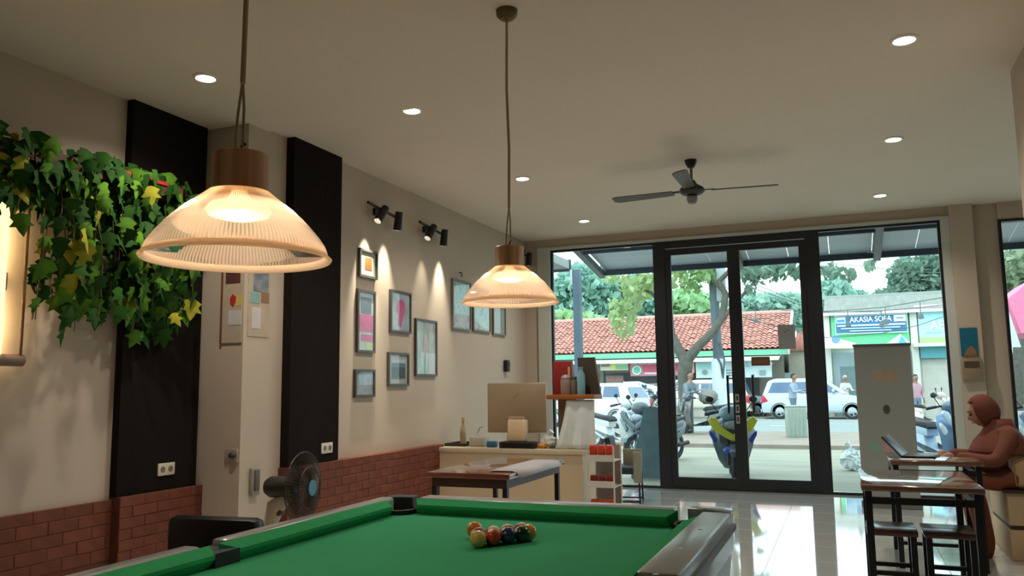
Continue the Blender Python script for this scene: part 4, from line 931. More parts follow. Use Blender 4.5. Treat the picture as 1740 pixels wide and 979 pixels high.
t = thing('street_tree', 'forked street tree with a grey trunk on the pavement in front of the tiled roof', 'tree', tb)
def q(x, y, Y=YT): return P(x, y, Y)-tb
def limb(pts, r): return MB().tube(pts, r, 10).build('branch', m_bark, t)
MB().tube([Vector((0, 0, 0)), q(1165, 680), q(1163, 640), q(1166, 610)], [.26, .2, .19, .2], 12).build('trunk', m_bark, t)
limb([q(1166, 616), q(1152, 592), q(1140, 565), q(1137, 520), q(1128, 470)], [.17, .14, .11, .09, .06])
limb([q(1166, 614), q(1185, 590), q(1212, 563), q(1228, 540), q(1233, 500), q(1222, 478), q(1240, 460), q(1262, 440)], [.16, .13, .11, .1, .09, .08, .07, .05])
limb([q(1137, 545), q(1110, 500), q(1070, 480)], [.07, .05, .03]); limb([q(1226, 545), q(1250, 515), q(1290, 470), q(1340, 458)], [.07, .05, .04, .03])
limb([q(1233, 500), q(1200, 465), q(1170, 450)], [.05, .04, .03])
def Bl(lst, Y=YT, dy=.9): return [(tuple(P(x, y, Y)), (rx*Y/1290, ry*Y/1290, dy)) for x, y, rx, ry in lst]
foliage('foliage', t, Bl([(1060, 545, 22, 30), (1065, 515, 28, 18), (1085, 490, 30, 18), (1110, 475, 26, 16), (1050, 470, 30, 12), (1140, 470, 18, 18)]), 620, .24, f_lite, tb, .5)
foliage('foliage', t, Bl([(1192, 455, 18, 26), (1175, 480, 16, 18), (1205, 470, 10, 14), (1150, 455, 16, 12)]), 300, .24, f_near, tb, .5)
foliage('foliage', t, Bl([(1270, 462, 22, 16), (1300, 466, 26, 14), (1335, 458, 24, 14), (1370, 466, 22, 12), (1275, 490, 10, 10), (1410, 462, 20, 10), (1440, 468, 12, 8), (1090, 455, 30, 8), (1030, 460, 20, 6), (1480, 450, 10, 6)]), 560, .24, f_dark, tb, .8)
# ================================================================ BACKGROUND TREES
def tree(label, Y, lst, mat, n, size, base_px):
    o_ = P(base_px, 640, Y); o_.z = G
    t = thing('background_tree', label, 'tree', o_, 0, 'trees beyond the roofs')
    top = P(lst[0][0], lst[0][1], Y)-o_
    MB().tube([(0, 0, 0), (top.x*.3, 0, top.z*.5), top], [.45, .35, .15], 10).build('trunk', m_bark, t)
    foliage('crown', t, Bl(lst, Y, 3), n, size, mat, o_, .2)
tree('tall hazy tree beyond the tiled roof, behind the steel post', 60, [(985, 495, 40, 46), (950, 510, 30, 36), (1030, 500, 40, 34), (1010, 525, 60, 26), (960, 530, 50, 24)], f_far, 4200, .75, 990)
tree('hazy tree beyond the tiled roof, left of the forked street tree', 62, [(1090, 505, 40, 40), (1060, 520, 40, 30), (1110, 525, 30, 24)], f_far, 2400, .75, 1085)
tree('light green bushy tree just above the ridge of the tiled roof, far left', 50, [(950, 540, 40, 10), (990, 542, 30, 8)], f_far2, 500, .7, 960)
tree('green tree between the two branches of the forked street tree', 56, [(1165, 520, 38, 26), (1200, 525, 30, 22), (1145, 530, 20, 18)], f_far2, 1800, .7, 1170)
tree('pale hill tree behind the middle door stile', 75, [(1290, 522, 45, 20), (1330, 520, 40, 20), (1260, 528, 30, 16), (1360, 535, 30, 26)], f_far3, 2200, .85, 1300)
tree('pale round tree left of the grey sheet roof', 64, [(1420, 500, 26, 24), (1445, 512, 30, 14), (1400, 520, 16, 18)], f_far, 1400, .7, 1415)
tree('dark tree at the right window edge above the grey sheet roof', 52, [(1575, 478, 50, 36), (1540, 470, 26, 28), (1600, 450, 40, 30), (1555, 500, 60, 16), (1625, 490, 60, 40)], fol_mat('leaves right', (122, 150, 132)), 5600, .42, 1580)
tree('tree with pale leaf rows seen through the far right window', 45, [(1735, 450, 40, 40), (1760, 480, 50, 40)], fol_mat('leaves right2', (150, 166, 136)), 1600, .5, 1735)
# ================================================================ ROW BUILDING WITH TILED ROOF
YE, YR = 37.2, 42.0
ze = P(1130, 598, YE).z; zr = P(1130, 541, YR).z; xr = P(1337, 594, YE).x; xl = -24.0
m_rt = M('roof tile', (204, 138, 124), .8, var=.35, scale=2.5, bump=0)
bo = Vector(((xl+xr)/2, 38.2, G))
t = thing('row_building', 'long low row of shops with a red tiled roof and green gutter', 'building', bo)
wallm = M('row wall', (168, 160, 148), .8, var=.12, scale=.6); m_dk = M('shop shade', (104, 106, 108), .8, var=.2, scale=.8)
MB().lo(xl-bo.x, xr-.3-bo.x, 38.6-bo.y, 44-bo.y, 0, ze-G-.1).build('wall', wallm, t, False)
b = MB(); b.prism([(YE-bo.y, ze-G-.04), (YR-bo.y, zr-G-.04), (YR-bo.y, zr-G-.2), (YE-bo.y, ze-G-.2)], xl-bo.x, xr-bo.x, 'x'); b.build('roof_slab', M('roof under', (150, 92, 80), .9), t, False)
b = MB(); b.prism([(YR-bo.y, zr-G-.04), (YR+4.8-bo.y, ze-G-.04), (YR+4.8-bo.y, ze-G-.2), (YR-bo.y, zr-G-.2)], xl-bo.x, xr-bo.x, 'x'); b.build('roof_slab', MATS['roof under'], t, False)
b = MB(); tw = .235; nr = 16; sl = Vector((0, YR-YE, zr-ze)); nrm = Vector((0, -(zr-ze), YR-YE)).normalized()
nc = int((xr-(-15))/tw)
for i in range(nr):
    p0 = Vector((0, YE, ze))+sl*(i/nr); p1 = Vector((0, YE, ze))+sl*((i+1.15)/nr)
    for j in range(nc):
        x = xr-(j+1)*tw; jt = random.uniform(-.012, .012); row = []
        for k, (fx, hh) in enumerate(((0, 0), (.25, .05), (.5, .075), (.75, .05), (.98, .0))):
            row.append((b.b.verts.new(p0+Vector((x+fx*tw, 0, 0))+nrm*(hh+.045+jt)-bo), b.b.verts.new(p1+Vector((x+fx*tw, 0, 0))+nrm*(hh+.005+jt)-bo)))
        for A, B in zip(row[:-1], row[1:]): b.b.faces.new((A[0], B[0], B[1], A[1]))
tag(b.build('roof_tiles', m_rt, t, False, norm=False), kind='stuff')
MB().tube([(xl-bo.x, YR-bo.y, zr-G+.05), (xr-bo.x, YR-bo.y, zr-G+.05)], .12, 8).build('ridge_cap', M('ridge', (186, 150, 140), .8), t)
b = MB(); b.prism([(YE-.1-bo.y, ze-G), (YR-bo.y, zr-G+.16), (YR-bo.y, zr-G-.1), (YE-.1-bo.y, ze-G-.26)], xr-bo.x, xr+.12-bo.x, 'x'); b.build('barge_board', M('barge', (190, 180, 166), .7), t, False)
MB().lo(xl-bo.x, xr-bo.x, YE-.16-bo.y, YE-bo.y, ze-G-.26, ze-G-.02).build('gutter', M('gutter green', (104, 168, 138), .5), t, False)
zc0 = P(1100, 617, 36.6).z
b = MB(); b.prism([(36.3-bo.y, zc0-G), (38.6-bo.y, zc0-G+.36), (38.6-bo.y, zc0-G+.42), (36.3-bo.y, zc0-G+.08)], xl-bo.x, xr-.3-bo.x, 'x'); b.build('canopy', M('white canopy', (226, 228, 222), .6, var=.05), t, False)
for x0, x1 in ((-22, -14.5), (-14.2, -11.2), (-10.9, -8.2), (-7.9, -5.6), (-5.2, -3.6)):
    f = MB().lo(x0-bo.x, x1-bo.x, 38.5-bo.y, 38.62-bo.y, .02, 2.0).build('shop_shade_panel', m_dk, t, False)  # flat dark panel, the shade inside the shops put in as colour
    MB().lo(x0-.08-bo.x, x0-bo.x, 38.45-bo.y, 38.62-bo.y, 0, 2.1).build('pillar', wallm, t, False)
def sign(label, x0, y0, x1, y1, Y, c, items=(), cat='sign', name='shop_sign', th=.05, group=None):
    a = P(x0, y0, Y); d = P(x1, y1, Y); ctr = Vector(((a.x+d.x)/2, Y, (a.z+d.z)/2)); hx, hz = abs(d.x-a.x)/2, abs(a.z-d.z)/2
    t = thing(name, label, cat, ctr, 0, group); MB().lo(-hx, hx, -th/2, th/2, -hz, hz).build('panel', M('sign %d %d %d' % c, c, .6, var=.06), t, False)
    for n_it, it in enumerate(items):
        pr_ = .012+.006*n_it       # each layer a little prouder than the last
        if it[0] == 'b':
            _, u0_, v0, u1, v1, cc = it; MB().lo(-hx+2*hx*u0_, -hx+2*hx*u1, -th/2-pr_, -th/2, hz-2*hz*v1, hz-2*hz*v0).build('panel_block', M('sign %d %d %d' % cc, cc, .6, var=.06), t, False)
        elif it[0] == 'c':
            _, u_, v_, rr, cc = it; MB().cyl((-hx+2*hx*u_, -th/2-pr_-.01, hz-2*hz*v_), (-hx+2*hx*u_, -th/2, hz-2*hz*v_), rr*hz, n=24).build('emblem', M('sign %d %d %d' % cc, cc, .6, var=.06), t)
        else:
            _, s_, u_, v_, hh, ww, cc = it; text(s_, 2*hz*hh*1.35, (-hx+2*hx*u_, -th/2-pr_-.012, hz-2*hz*v_), M('sign %d %d %d' % cc, cc, .6, var=.06), t, width=2*hx*ww, bold=.004)
    return t
sign('yellow and green shop banner under the white canopy', 1020, 613.5, 1067.5, 629, 36.9, (224, 214, 196), [('b', .38, .08, .56, .95, (228, 226, 130)), ('b', .56, .08, .97, .5, (206, 220, 160)), ('b', .56, .5, .97, .9, (146, 196, 160)), ('t', 'BULAN', .2, .45, .42, .3, (120, 100, 92))])
sign('pink-red food stall banner with a green round emblem under the canopy', 1071, 613.5, 1160, 638, 36.9, (196, 130, 140), [('b', .25, .28, .99, .72, (206, 88, 108)), ('b', .02, .04, .98, .26, (176, 156, 164)), ('t', 'PONDOK BAKSO & MIE AYAM', .5, .15, .2, .92, (240, 238, 240)), ('t', 'ASLI', .62, .42, .2, .16, (246, 226, 232)), ('b', .28, .78, .8, .9, (226, 200, 206)), ('c', .13, .62, .62, (214, 238, 226)), ('c', .13, .62, .45, (110, 190, 160))])
sign('narrow orange sign beside the forked tree trunk', 1168, 611, 1180, 634, 36.9, (230, 180, 150), [('b', .2, .1, .8, .5, (220, 140, 104)), ('b', .2, .55, .8, .9, (226, 158, 130))])
sign('wide pale shop sign behind the utility pole and door stile', 1182, 612, 1312, 641, 36.9, (206, 222, 222), [('b', .02, .04, .28, .5, (176, 216, 214)), ('c', .12, .68, .3, (140, 156, 150)), ('t', 'CELL', .62, .3, .28, .2, (150, 184, 198)), ('b', .40, .56, .52, .62, (120, 146, 150)), ('b', .40, .70, .5, .76, (120, 146, 150)), ('b', .42, .83, .5, .88, (120, 146, 150)), ('b', .84, .62, .92, .88, (150, 164, 166))])
sign('sign with orange letters above the white car', 1030, 639, 1060, 651, 37.6, (128, 124, 120), [('t', 'NASI UDUK', .5, .5, .5, .92, (226, 140, 110))])
# hand-lettered white banner on the fence
YB = 31.8
t = thing('banner', 'sagging white banner with dark hand lettering above the roadside fence', 'banner', P(1112, 660, YB)); bo2 = P(1112, 660, YB)
b = MB(); prev = None
TOP = [(1060, 649), (1085, 648), (1100, 653), (1115, 656), (1130, 652), (1148, 646), (1163, 644)]; BOT = [(1060, 664), (1082, 671), (1100, 673), (1115, 673), (1130, 671), (1148, 669), (1163, 658)]
for (x, y), (x2, y2) in zip(TOP, BOT):
    row = [b.b.verts.new(P(x, y, YB)-bo2), b.b.verts.new(P(x2, y2, YB)-bo2)]
    if prev: b.b.faces.new((prev[0], row[0], row[1], prev[1]))
    prev = row
for x_, y_ in ((1060, 650), (1163, 645)): e_ = P(x_, y_, YB+.06)-bo2; MB().cyl((e_.x, .06, e_.z+.05), (e_.x, .06, G-bo2.z), .03, n=8).build('pole', M('banner pole', (150, 150, 144), .6), t)
sh = b.build('cloth', M('banner white', (226, 232, 232), .7), t, False, norm=False); sh.modifiers.new('s', 'SOLIDIFY').thickness = .02
ml = M('letters dark', (70, 84, 104), .7)
for s_, x, y, rz, w_ in (('AYAM', 1083, 655.5, -.12, .75), ('PECEL', 1097, 663, -.2, .6), ('LELE', 1108, 668.5, -.05, .6), ('SOP', 1153, 652, .3, .34), ('SOTO', 1153, 660.5, .22, .40)):
    text(s_, .20, P(x, y, YB-.05)-bo2, ml, t, rot=(PI/2, -rz, 0), width=w_, bold=.006)
t = thing('roadside_fence', 'grey mesh fence with posts under the white banner', 'fence', (P(1112, 700, 32.1).x, 32.1, G))
for k in range(5): MB().lo(-2.2+k*1.1-.03, -2.2+k*1.1+.03, -.03, .03, 0, 1.45).build('post', M('fence grey', (150, 154, 150), .6), t, False)
for z in (.15, .5, .85, 1.2, 1.42): MB().lo(-2.2, 2.2, -.015, .015, z, z+.045).build('rail', M('fence grey', (150, 154, 150)), t, False)
MB().lo(-2.2, 2.2, .05, .15, 0, .5).build('low_wall', M('fence wall', (176, 168, 156), .8, var=.12), t, False)
sb = P(1118, 690, 32.5); sb.z = G
t = thing('shrub', 'dull green shrub growing behind the roadside fence', 'shrub', sb); foliage('foliage', t, [((sb.x, 32.5, .45), (.8, .5, .3)), ((sb.x-.5, 32.5, .3), (.5, .4, .3))], 260, .16, f_dark, Vector(sb)); MB().cyl((0, 0, 0), (0, 0, .5), .04).build('stem', m_bark, t)
# small house between the rows
h0 = P(1343, 650, 39.5).x; h1 = P(1386, 650, 39.5).x
t = thing('small_house', 'small beige house with a red hipped roof behind the silver car', 'building', ((h0+h1)/2, 41, G)); a = (h1-h0)/2
zt = P(1350, 596, 39.5).z-G
MB().lo(-a, a, -1.5, 2.5, 0, zt).build('wall', M('house beige', (190, 184, 168), .8, var=.08), t, False)
zq = P(1362, 566, 41.5).z-G
b = MB(); b.prism([(-a-.05, zt), (a+.05, zt), (0, zq)], -1.7, 2.7, 'y'); b.build('roof', m_rt, t, False)
MB().lo(-.9, -.3, -1.55, -1.5, .2, 1.9).build('door', M('house door', (186, 206, 208), .6), t, False)
x0 = P(1362, 0, 39).x-t.location.x; x1_ = P(1388, 0, 39).x-t.location.x
b = MB(); zz = P(1370, 606, 39).z-G; b.prism([(x0, zz-.1), (x1_, zz-.1), ((x0+x1_)/2, zz+.55)], -2.3, -1.6, 'y'); b.build('porch_gable', M('porch white', (222, 222, 216), .6), t, False)
b = MB(); b.prism([(x0+.2, zz-.02), (x1_-.2, zz-.02), ((x0+x1_)/2, zz+.36)], -2.33, -2.3, 'y'); b.build('gable_panel', M('gable dark', (120, 128, 130), .7), t, False)
for x in (x0+.1, x1_-.1): MB().lo(x-.08, x+.08, -2.3, -2.14, 0, zz-.1).build('post', M('porch white', (222, 222, 216)), t, False)
# right building
Yb = 37.0
def X_(x): return P(x, 560, Yb).x
def Z_(y, x=1490): return P(x, y, Yb).z
t = thing('shop_building', 'two-bay shop building with a grey corrugated roof at the right', 'building', (X_(1500), Yb, G)); o_ = Vector((X_(1500), Yb, G))
wl = M('shop wall pale', (206, 204, 194), .8, var=.06, scale=.8)
MB().lo(X_(1395)-o_.x, X_(1700)-o_.x, 0, 6, 0, Z_(528)-G).build('wall', wl, t, False)
for x0, x1 in ((1395, 1410), (1546, 1558)): MB().lo(X_(x0)-o_.x, X_(x1)-o_.x, -.25, 0, 0, Z_(530)-G).build('pillar', wl, t, False)
# corrugated roof
b = MB(); y0, y1 = -.4, 3.2; z0, z1 = Z_(530)-G, P(1490, 503, Yb+3.2).z-G; nn = 90; prev = None
xa, xb = X_(1402)-o_.x, X_(1700)-o_.x
for k in range(nn*2+1):
    x = xa+(xb-xa)*k/(nn*2); hh = .045*(k % 2); row = [b.b.verts.new((x, y0, z0+hh)), b.b.verts.new((x, y1, z1+hh)), b.b.verts.new((x, y1, z1+hh-.06)), b.b.verts.new((x, y0, z0+hh-.06))]
    if prev:
        for i in range(4): b.b.faces.new((prev[i], row[i], row[(i+1) % 4], prev[(i+1) % 4]))
    prev = row
b.build('corrugated_roof', M('sheet roof', (150, 152, 144), .7, var=.15, scale=2, stretch=(3, .3, 1)), t, False)
MB().lo(xa-.1, xb, y1-.05, y1+.15, z1-.05, z1+.1).build('ridge_strip', M('ridge strip', (150, 160, 158), .6), t, False)
MB().lo(xa-.3, xb, -.5, -.4, z0-.12, z0).build('fascia', M('fascia pale', (212, 206, 198), .6), t, False)
for x0, x1, y1_, c in ((1412, 1456, 700, (150, 164, 168)), (1460, 1545, 700, (126, 138, 142))):
    f = MB().lo(X_(x0)-o_.x, X_(x1)-o_.x, -.06, 0, 0, Z_(598)-G).build('shopfront', M('front %d' % x0, c, .5, var=.15, scale=1), t, False)
    MB().lo(X_(x0+12)-o_.x, X_(x1-6)-o_.x, -.09, -.06, 0, Z_(622)-G).build('shutter', M('shutter dark %d' % x0, (108, 128, 130), .5), f, False)
MB().lo(X_(1560)-o_.x, X_(1605)-o_.x, -.3, 0, Z_(611)-G, Z_(592)-G).build('teal_board', M('teal board', (78, 146, 152), .6), t, False)
MB().lo(X_(1562)-o_.x, X_(1640)-o_.x, -.06, 0, 0, Z_(612)-G).build('shutter', M('shutter beige', (176, 174, 164), .6), t, False)
MB().lo(X_(1548)-o_.x, X_(1640)-o_.x, -.6, 0, Z_(592)-G, Z_(586)-G).build('ledge', wl, t, False)
MB().lo(X_(1555)-o_.x, X_(1640)-o_.x, -.12, 0, Z_(529)-G, Z_(522)-G).build('pink_fascia', M('pink fascia', (212, 190, 196), .6), t, False)
sign('large green signboard behind the navy shop banner', 1411, 535, 1546, 585, Yb-.15, (120, 226, 160))
sign('navy shop banner with white lettering on the green signboard', 1418, 537, 1543, 564.5, Yb-.35, (220, 236, 240), [('b', .01, .05, .99, .95, (62, 112, 150)), ('b', .02, .10, .15, .42, (214, 232, 238)), ('b', .03, .22, .14, .36, (84, 142, 182)), ('t', 'AKASIA SOFA', .50, .26, .30, .58, (236, 246, 248)), ('b', .82, .08, .98, .42, (220, 238, 236)), ('b', .85, .2, .95, .28, (110, 140, 150)), ('b', .03, .52, .97, .6, (206, 228, 236)), ('b', .08, .68, .9, .74, (186, 214, 226)), ('b', .2, .82, .78, .88, (176, 206, 220))])
sign('pale blue sign with white letters and a lime strip, right end of the shops', 1559, 530, 1640, 587, Yb-.2, (176, 232, 240), [('b', 0, .74, 1, 1, (166, 228, 130)), ('t', 'AE', .42, .42, .28, .34, (236, 248, 248)), ('b', .14, .60, .5, .62, (150, 206, 216))])
t = thing('shop_awning', 'cream shop awning with a blue round emblem under the green signboard', 'awning', P(1425, 580, Yb-1.0)); o_ = P(1425, 580, Yb-1.0)
b = MB(); A = [P(1401, 569, Yb-1.2)-o_, P(1455, 583, Yb-1.2)-o_, P(1448, 592, Yb-1.2)-o_, P(1400, 592, Yb-1.2)-o_]; b.prism([(v.x, v.z) for v in A], -.05, .55, 'y'); b.build('valance', M('awning cream', (226, 226, 200), .7), t, False)
p_ = P(1420, 576, Yb-1.3)-o_; MB().cyl((p_.x, -.075, p_.z), (p_.x, -.05, p_.z), .16, n=20).build('emblem', M('emblem blue', (110, 156, 186), .6), t)
t = thing('parasol_flap', 'folded cream and blue parasol before the green signboard', 'parasol', P(1525, 582, Yb-1.0)); o_ = P(1525, 582, Yb-1.0)
b = MB(); b.prism([((P(x, y, Yb-1)-o_).x, (P(x, y, Yb-1)-o_).z) for x, y in ((1505, 585), (1529, 568), (1548, 585))], -.3, .3, 'y'); b.build('canopy', M('parasol cream', (222, 220, 200), .7), t, False)
b = MB(); b.prism([((P(x, y, Yb-1.4)-o_).x, (P(x, y, Yb-1.4)-o_).z) for x, y in ((1527, 584), (1531, 571), (1540, 584))], -.75, -.35, 'y'); b.build('blue_panel', M('parasol blue', (88, 176, 232), .7), t, False)
p_ = P(1525, 582, Yb-1); MB().cyl((0, 0, -(p_.z-G)), (0, 0, -.0), .03).build('pole', m_metal, t)
# pink tent far right
t = thing('tent', 'pink stall tent with a pale blue flap seen through the far right window', 'tent', P(1745, 600, 24)); o_ = P(1745, 600, 24); o_.z = G; t.location = o_
b = MB(); b.prism([((P(x, y, 24)-o_).x, (P(x, y, 24)-o_).z) for x, y in ((1712, 508), (1760, 470), (1800, 500), (1800, 566), (1735, 566))], 0, 3, 'y'); b.build('canopy', M('tent pink', (226, 116, 150), .7, var=.1), t, False)
b = MB(); b.prism([((P(x, y, 23.9)-o_).x, (P(x, y, 23.9)-o_).z) for x, y in ((1714, 530), (1735, 590), (1713, 590))], -.12, -.05, 'y'); b.build('flap', M('tent blue', (186, 208, 232), .7), t, False)
for x in (1716, 1790): v = P(x, 560, 24)-o_; MB().cyl((v.x, .1, 0), (v.x, .1, v.z+.2), .03).build('pole', m_metal, t)
# overhead lamp wires
def wire(label, pts, Y, lamps=()):
    pole_z = {26: 4.6, 27: 4.45, 28: 3.4, 30: 6.4, 27.5: 4.3}[Y]; p0_ = Vector((pb.x-.02, 23.4, pole_z)); o_ = p0_.copy(); t = thing('lamp_wire', label, 'cable', o_, 0, 'wires strung over the street'); MB().tube([p0_-o_]+[P(x, y, Y)-o_ for x, y in pts], .012, 5).build('wire', M('wire dark', (84, 94, 98), .6), t)
    for x, y in lamps:
        b = MB(); p = P(x, y, Y)-o_; b.cyl(p, p-Vector((0, 0, .35)), .012, n=6); b.lathe([(.0005, -.35), (.06, -.37), (.09, -.5), (.0005, -.52)], 10, c=p); b.build('hanging_bulb', M('bulb dark', (90, 98, 104), .5), t)
wire('upper lamp wire crossing before the grey sheet roof', [(1400, 529), (1440, 527), (1503, 522), (1563, 512), (1606, 505)], 26, [(1440, 527), (1504, 522), (1563, 512)])
wire('lower lamp wire crossing the navy banner top', [(1394, 531), (1440, 530), (1497, 528), (1560, 523), (1606, 518)], 27, [(1497, 528)])
wire('slack wire across the green signboard', [(1390, 574), (1450, 571), (1500, 566), (1560, 553), (1606, 537)], 28)
wire('thin wire in the sky above the grey sheet roof', [(1395, 446), (1460, 452), (1540, 461), (1606, 464)], 30)
wire('wire running past the middle door stile above the tiled roof', [(1283, 522), (1330, 527), (1380, 530), (1500, 530)], 27.5, [(1283, 522)])
# ================================================================ CARS
m_tyre = M('tyre', (44, 46, 50), .8); m_rim = M('rim silver', (176, 182, 186), .3, .6); m_win = M('car window', (74, 98, 128), .12, spec=.8); m_lamp_r = M('tail lamp', (196, 48, 70), .25); m_plate = M('plate', (70, 76, 82), .5); m_headl = M('head lamp', (222, 230, 234), .15)
def car(label, loc, rz, col, low, cab, win, W, wb, pil, wr=.30, group='cars along the street', arch=True, bumper=None):
    t = thing('car', label, 'car', loc, rz, group); mc = M('paint %d %d %d' % col, col, .25, .1, var=.02, coat=.6); h = W/2
    b = MB(); b.prism(low, -h, h, 'y', bev=.05)
    # cabin narrows towards the roof
    c = bmesh.new(); zb_ = min(p[1] for p in cab); zt_ = max(p[1] for p in cab)
    def yy(z): return h-.03-.16*(z-zb_)/(zt_-zb_)
    A = [c.verts.new((x, -yy(z), z)) for x, z in cab]; B = [c.verts.new((x, yy(z), z)) for x, z in cab]; c.faces.new(A); c.faces.new(B[::-1]); n_ = len(cab)
    for i in range(n_): c.faces.new((A[i], B[i], B[(i+1) % n_], A[(i+1) % n_]))
    bmesh.ops.recalc_face_normals(c, faces=c.faces); bmesh.ops.bevel(c, geom=c.edges[:], offset=.035, segments=2, affect='EDGES'); b.join(c)
    body = b.build('body', mc, t)
    for s_ in (-1, 1):
        k = MB(); k.poly([(x, s_*(yy(z)+.006), z) for x, z in win]); w_ = k.build('side_window', m_win, t, False, norm=False); w_.modifiers.new('s', 'SOLIDIFY').thickness = .012
        for x in pil: MB().poly([(x-.03, s_*(yy(win[0][1])+.014), win[0][1]-.01), (x+.05, s_*(yy(win[0][1])+.014), win[0][1]-.01), (x+.03, s_*(yy(win[1][1])+.014), win[1][1]+.01), (x-.05, s_*(yy(win[1][1])+.014), win[1][1]+.01)]).build('pillar', mc, t, False, norm=False)
    # rear and front glass on the sloping ends
    def glass(name, p, q_, ins=.1):
        p = Vector((p[0], 0, p[1])); q_ = Vector((q_[0], 0, q_[1])); n_ = Vector((-(q_.z-p.z), 0, q_.x-p.x)).normalized(); n_ = n_ if (n_.x < 0) == (name == 'rear_glass') else -n_
        a = p.lerp(q_, .12)+n_*.014; d = p.lerp(q_, .88)+n_*.014
        MB().poly([(a.x, -yy(a.z)+ins, a.z), (a.x, yy(a.z)-ins, a.z), (d.x, yy(d.z)-ins, d.z), (d.x, -yy(d.z)+ins, d.z)]).build(name, m_win, t, False, norm=False)
    glass('rear_glass', cab[0], cab[1]); glass('windscreen', cab[-1], cab[-2])
    for x in (0, wb):
        for s_ in (-1, 1):
            y = s_*(h-.09)
            w_ = MB().lathe([(wr*.62, -.09), (wr*.95, -.09), (wr, -.06), (wr, .06), (wr*.95, .09), (wr*.62, .09)], 28, rot=Matrix.Rotation(PI/2, 3, 'X'), c=(x, y, wr), closed=True).build('wheel', m_tyre, t)
            k = MB(); k.cyl((x, y+s_*.05, wr), (x, y+s_*.07, wr), wr*.2, n=12)
            for i in range(5):
                a = 2*PI*i/5; k.box((x+math.cos(a)*wr*.36, y+s_*.065, wr+math.sin(a)*wr*.36), (wr*.62, .02, wr*.16), rot=Matrix.Rotation(-a, 3, 'Y'))
            k.lathe([(wr*.56, -.01), (wr*.64, -.01), (wr*.64, .09), (wr*.56, .09)], 24, rot=Matrix.Rotation(PI/2, 3, 'X'), c=(x, y, wr), closed=True)
            k.build('rim', m_rim, w_)
            MB().lathe([(wr*1.03, -.012), (wr*1.16, -.012), (wr*1.16, .012), (wr*1.03, .012)], 28, rot=Matrix.Rotation(PI/2, 3, 'X'), c=(x, s_*(h+.004), wr), closed=True).build('wheel_arch', M('arch dark', (84, 90, 96), .6), t)
    xr_, xf = min(p[0] for p in low), max(p[0] for p in low)
    for s_ in (-1, 1):
        MB().prism([(xr_-.005, .62), (xr_+.28, .70), (xr_+.12, .94), (xr_+.03, .94)], s_*(h-.16), s_*(h+.008), 'y', bev=.01).build('tail_lamp', m_lamp_r, t)
        MB().prism([(xf-.02, .56), (xf-.36, .72), (xf-.38, .60), (xf-.04, .46)], s_*(h-.25), s_*(h+.006), 'y', bev=.01).build('head_lamp', m_headl, t)
        MB().box((win[-1][0]-.22, s_*(h+.06), win[-1][1]+.07), (.10, .16, .13), bev=.03).build('mirror', mc, t)
        for x in ([.35, 1.35] if wb > 2.5 else [.9]): MB().box((x, s_*(h+.004), .84), (.16, .03, .03), bev=.008).build('door_handle', mc, t)
        MB().lo(wr*1.2, wb-wr*1.2, s_*(h-.01), s_*(h+.006), .26, .33).build('side_skirt', M('skirt %d %d %d' % col, tuple(int(v*.78) for v in col), .4), t, False)
    MB().box((xr_-.012, 0, .50), (.02, .42, .15)).build('number_plate', m_plate, t)
    MB().box((xr_-.008, 0, .33), (.05, W*.9, .13), bev=.02).build('bumper', mc if bumper is None else bumper, t)
    return t
mpv = dict(low=[(-.66, .24), (-.70, .5), (-.64, .98), (2.3, .98), (3.05, .86), (3.34, .70), (3.42, .45), (3.38, .24)], cab=[(-.64, .95), (-.42, 1.50), (-.15, 1.60), (1.45, 1.60), (1.75, 1.54), (2.62, .95)],
           win=[(-.42, 1.04), (-.24, 1.44), (1.55, 1.46), (1.72, 1.42), (2.24, 1.04)], W=1.66, wb=2.66, pil=[.42, 1.28])
hat = dict(low=[(-.55, .24), (-.62, .55), (-.56, .98), (2.0, .96), (2.72, .84), (2.95, .62), (2.95, .24)], cab=[(-.56, .95), (-.28, 1.40), (-.05, 1.50), (1.05, 1.49), (1.25, 1.43), (2.05, .95)],
           win=[(-.14, 1.02), (-.02, 1.38), (1.05, 1.39), (1.2, 1.34), (1.7, 1.02)], W=1.60, wb=2.42, pil=[.55])
p = PZ(1327, 712, G); car('silver people carrier parked across the road, seen side on', (p.x, 34.9, G+.005), .0, (186, 198, 204), **mpv)
p = PZ(1052, 727, G); car('white hatchback at the left seen from behind, beside the display stand', (p.x+.17, 27.3, G), math.radians(168), (214, 222, 220), **hat)
p = P(1205, 700, 33.9); car('cream people carrier with blue windows behind the utility pole', (p.x-.3, 34.9, G+.005), PI, (212, 204, 184), **{**mpv, 'wb': 2.66})
bpy.data.objects['car.002'].location.x = P(1278, 690, 34.9).x-.7
p = P(1300, 690, 37.0); car('dark blue-grey car parked behind the silver people carrier', (p.x-2.7, 37.2, G+.005), 0, (104, 122, 134), **hat)
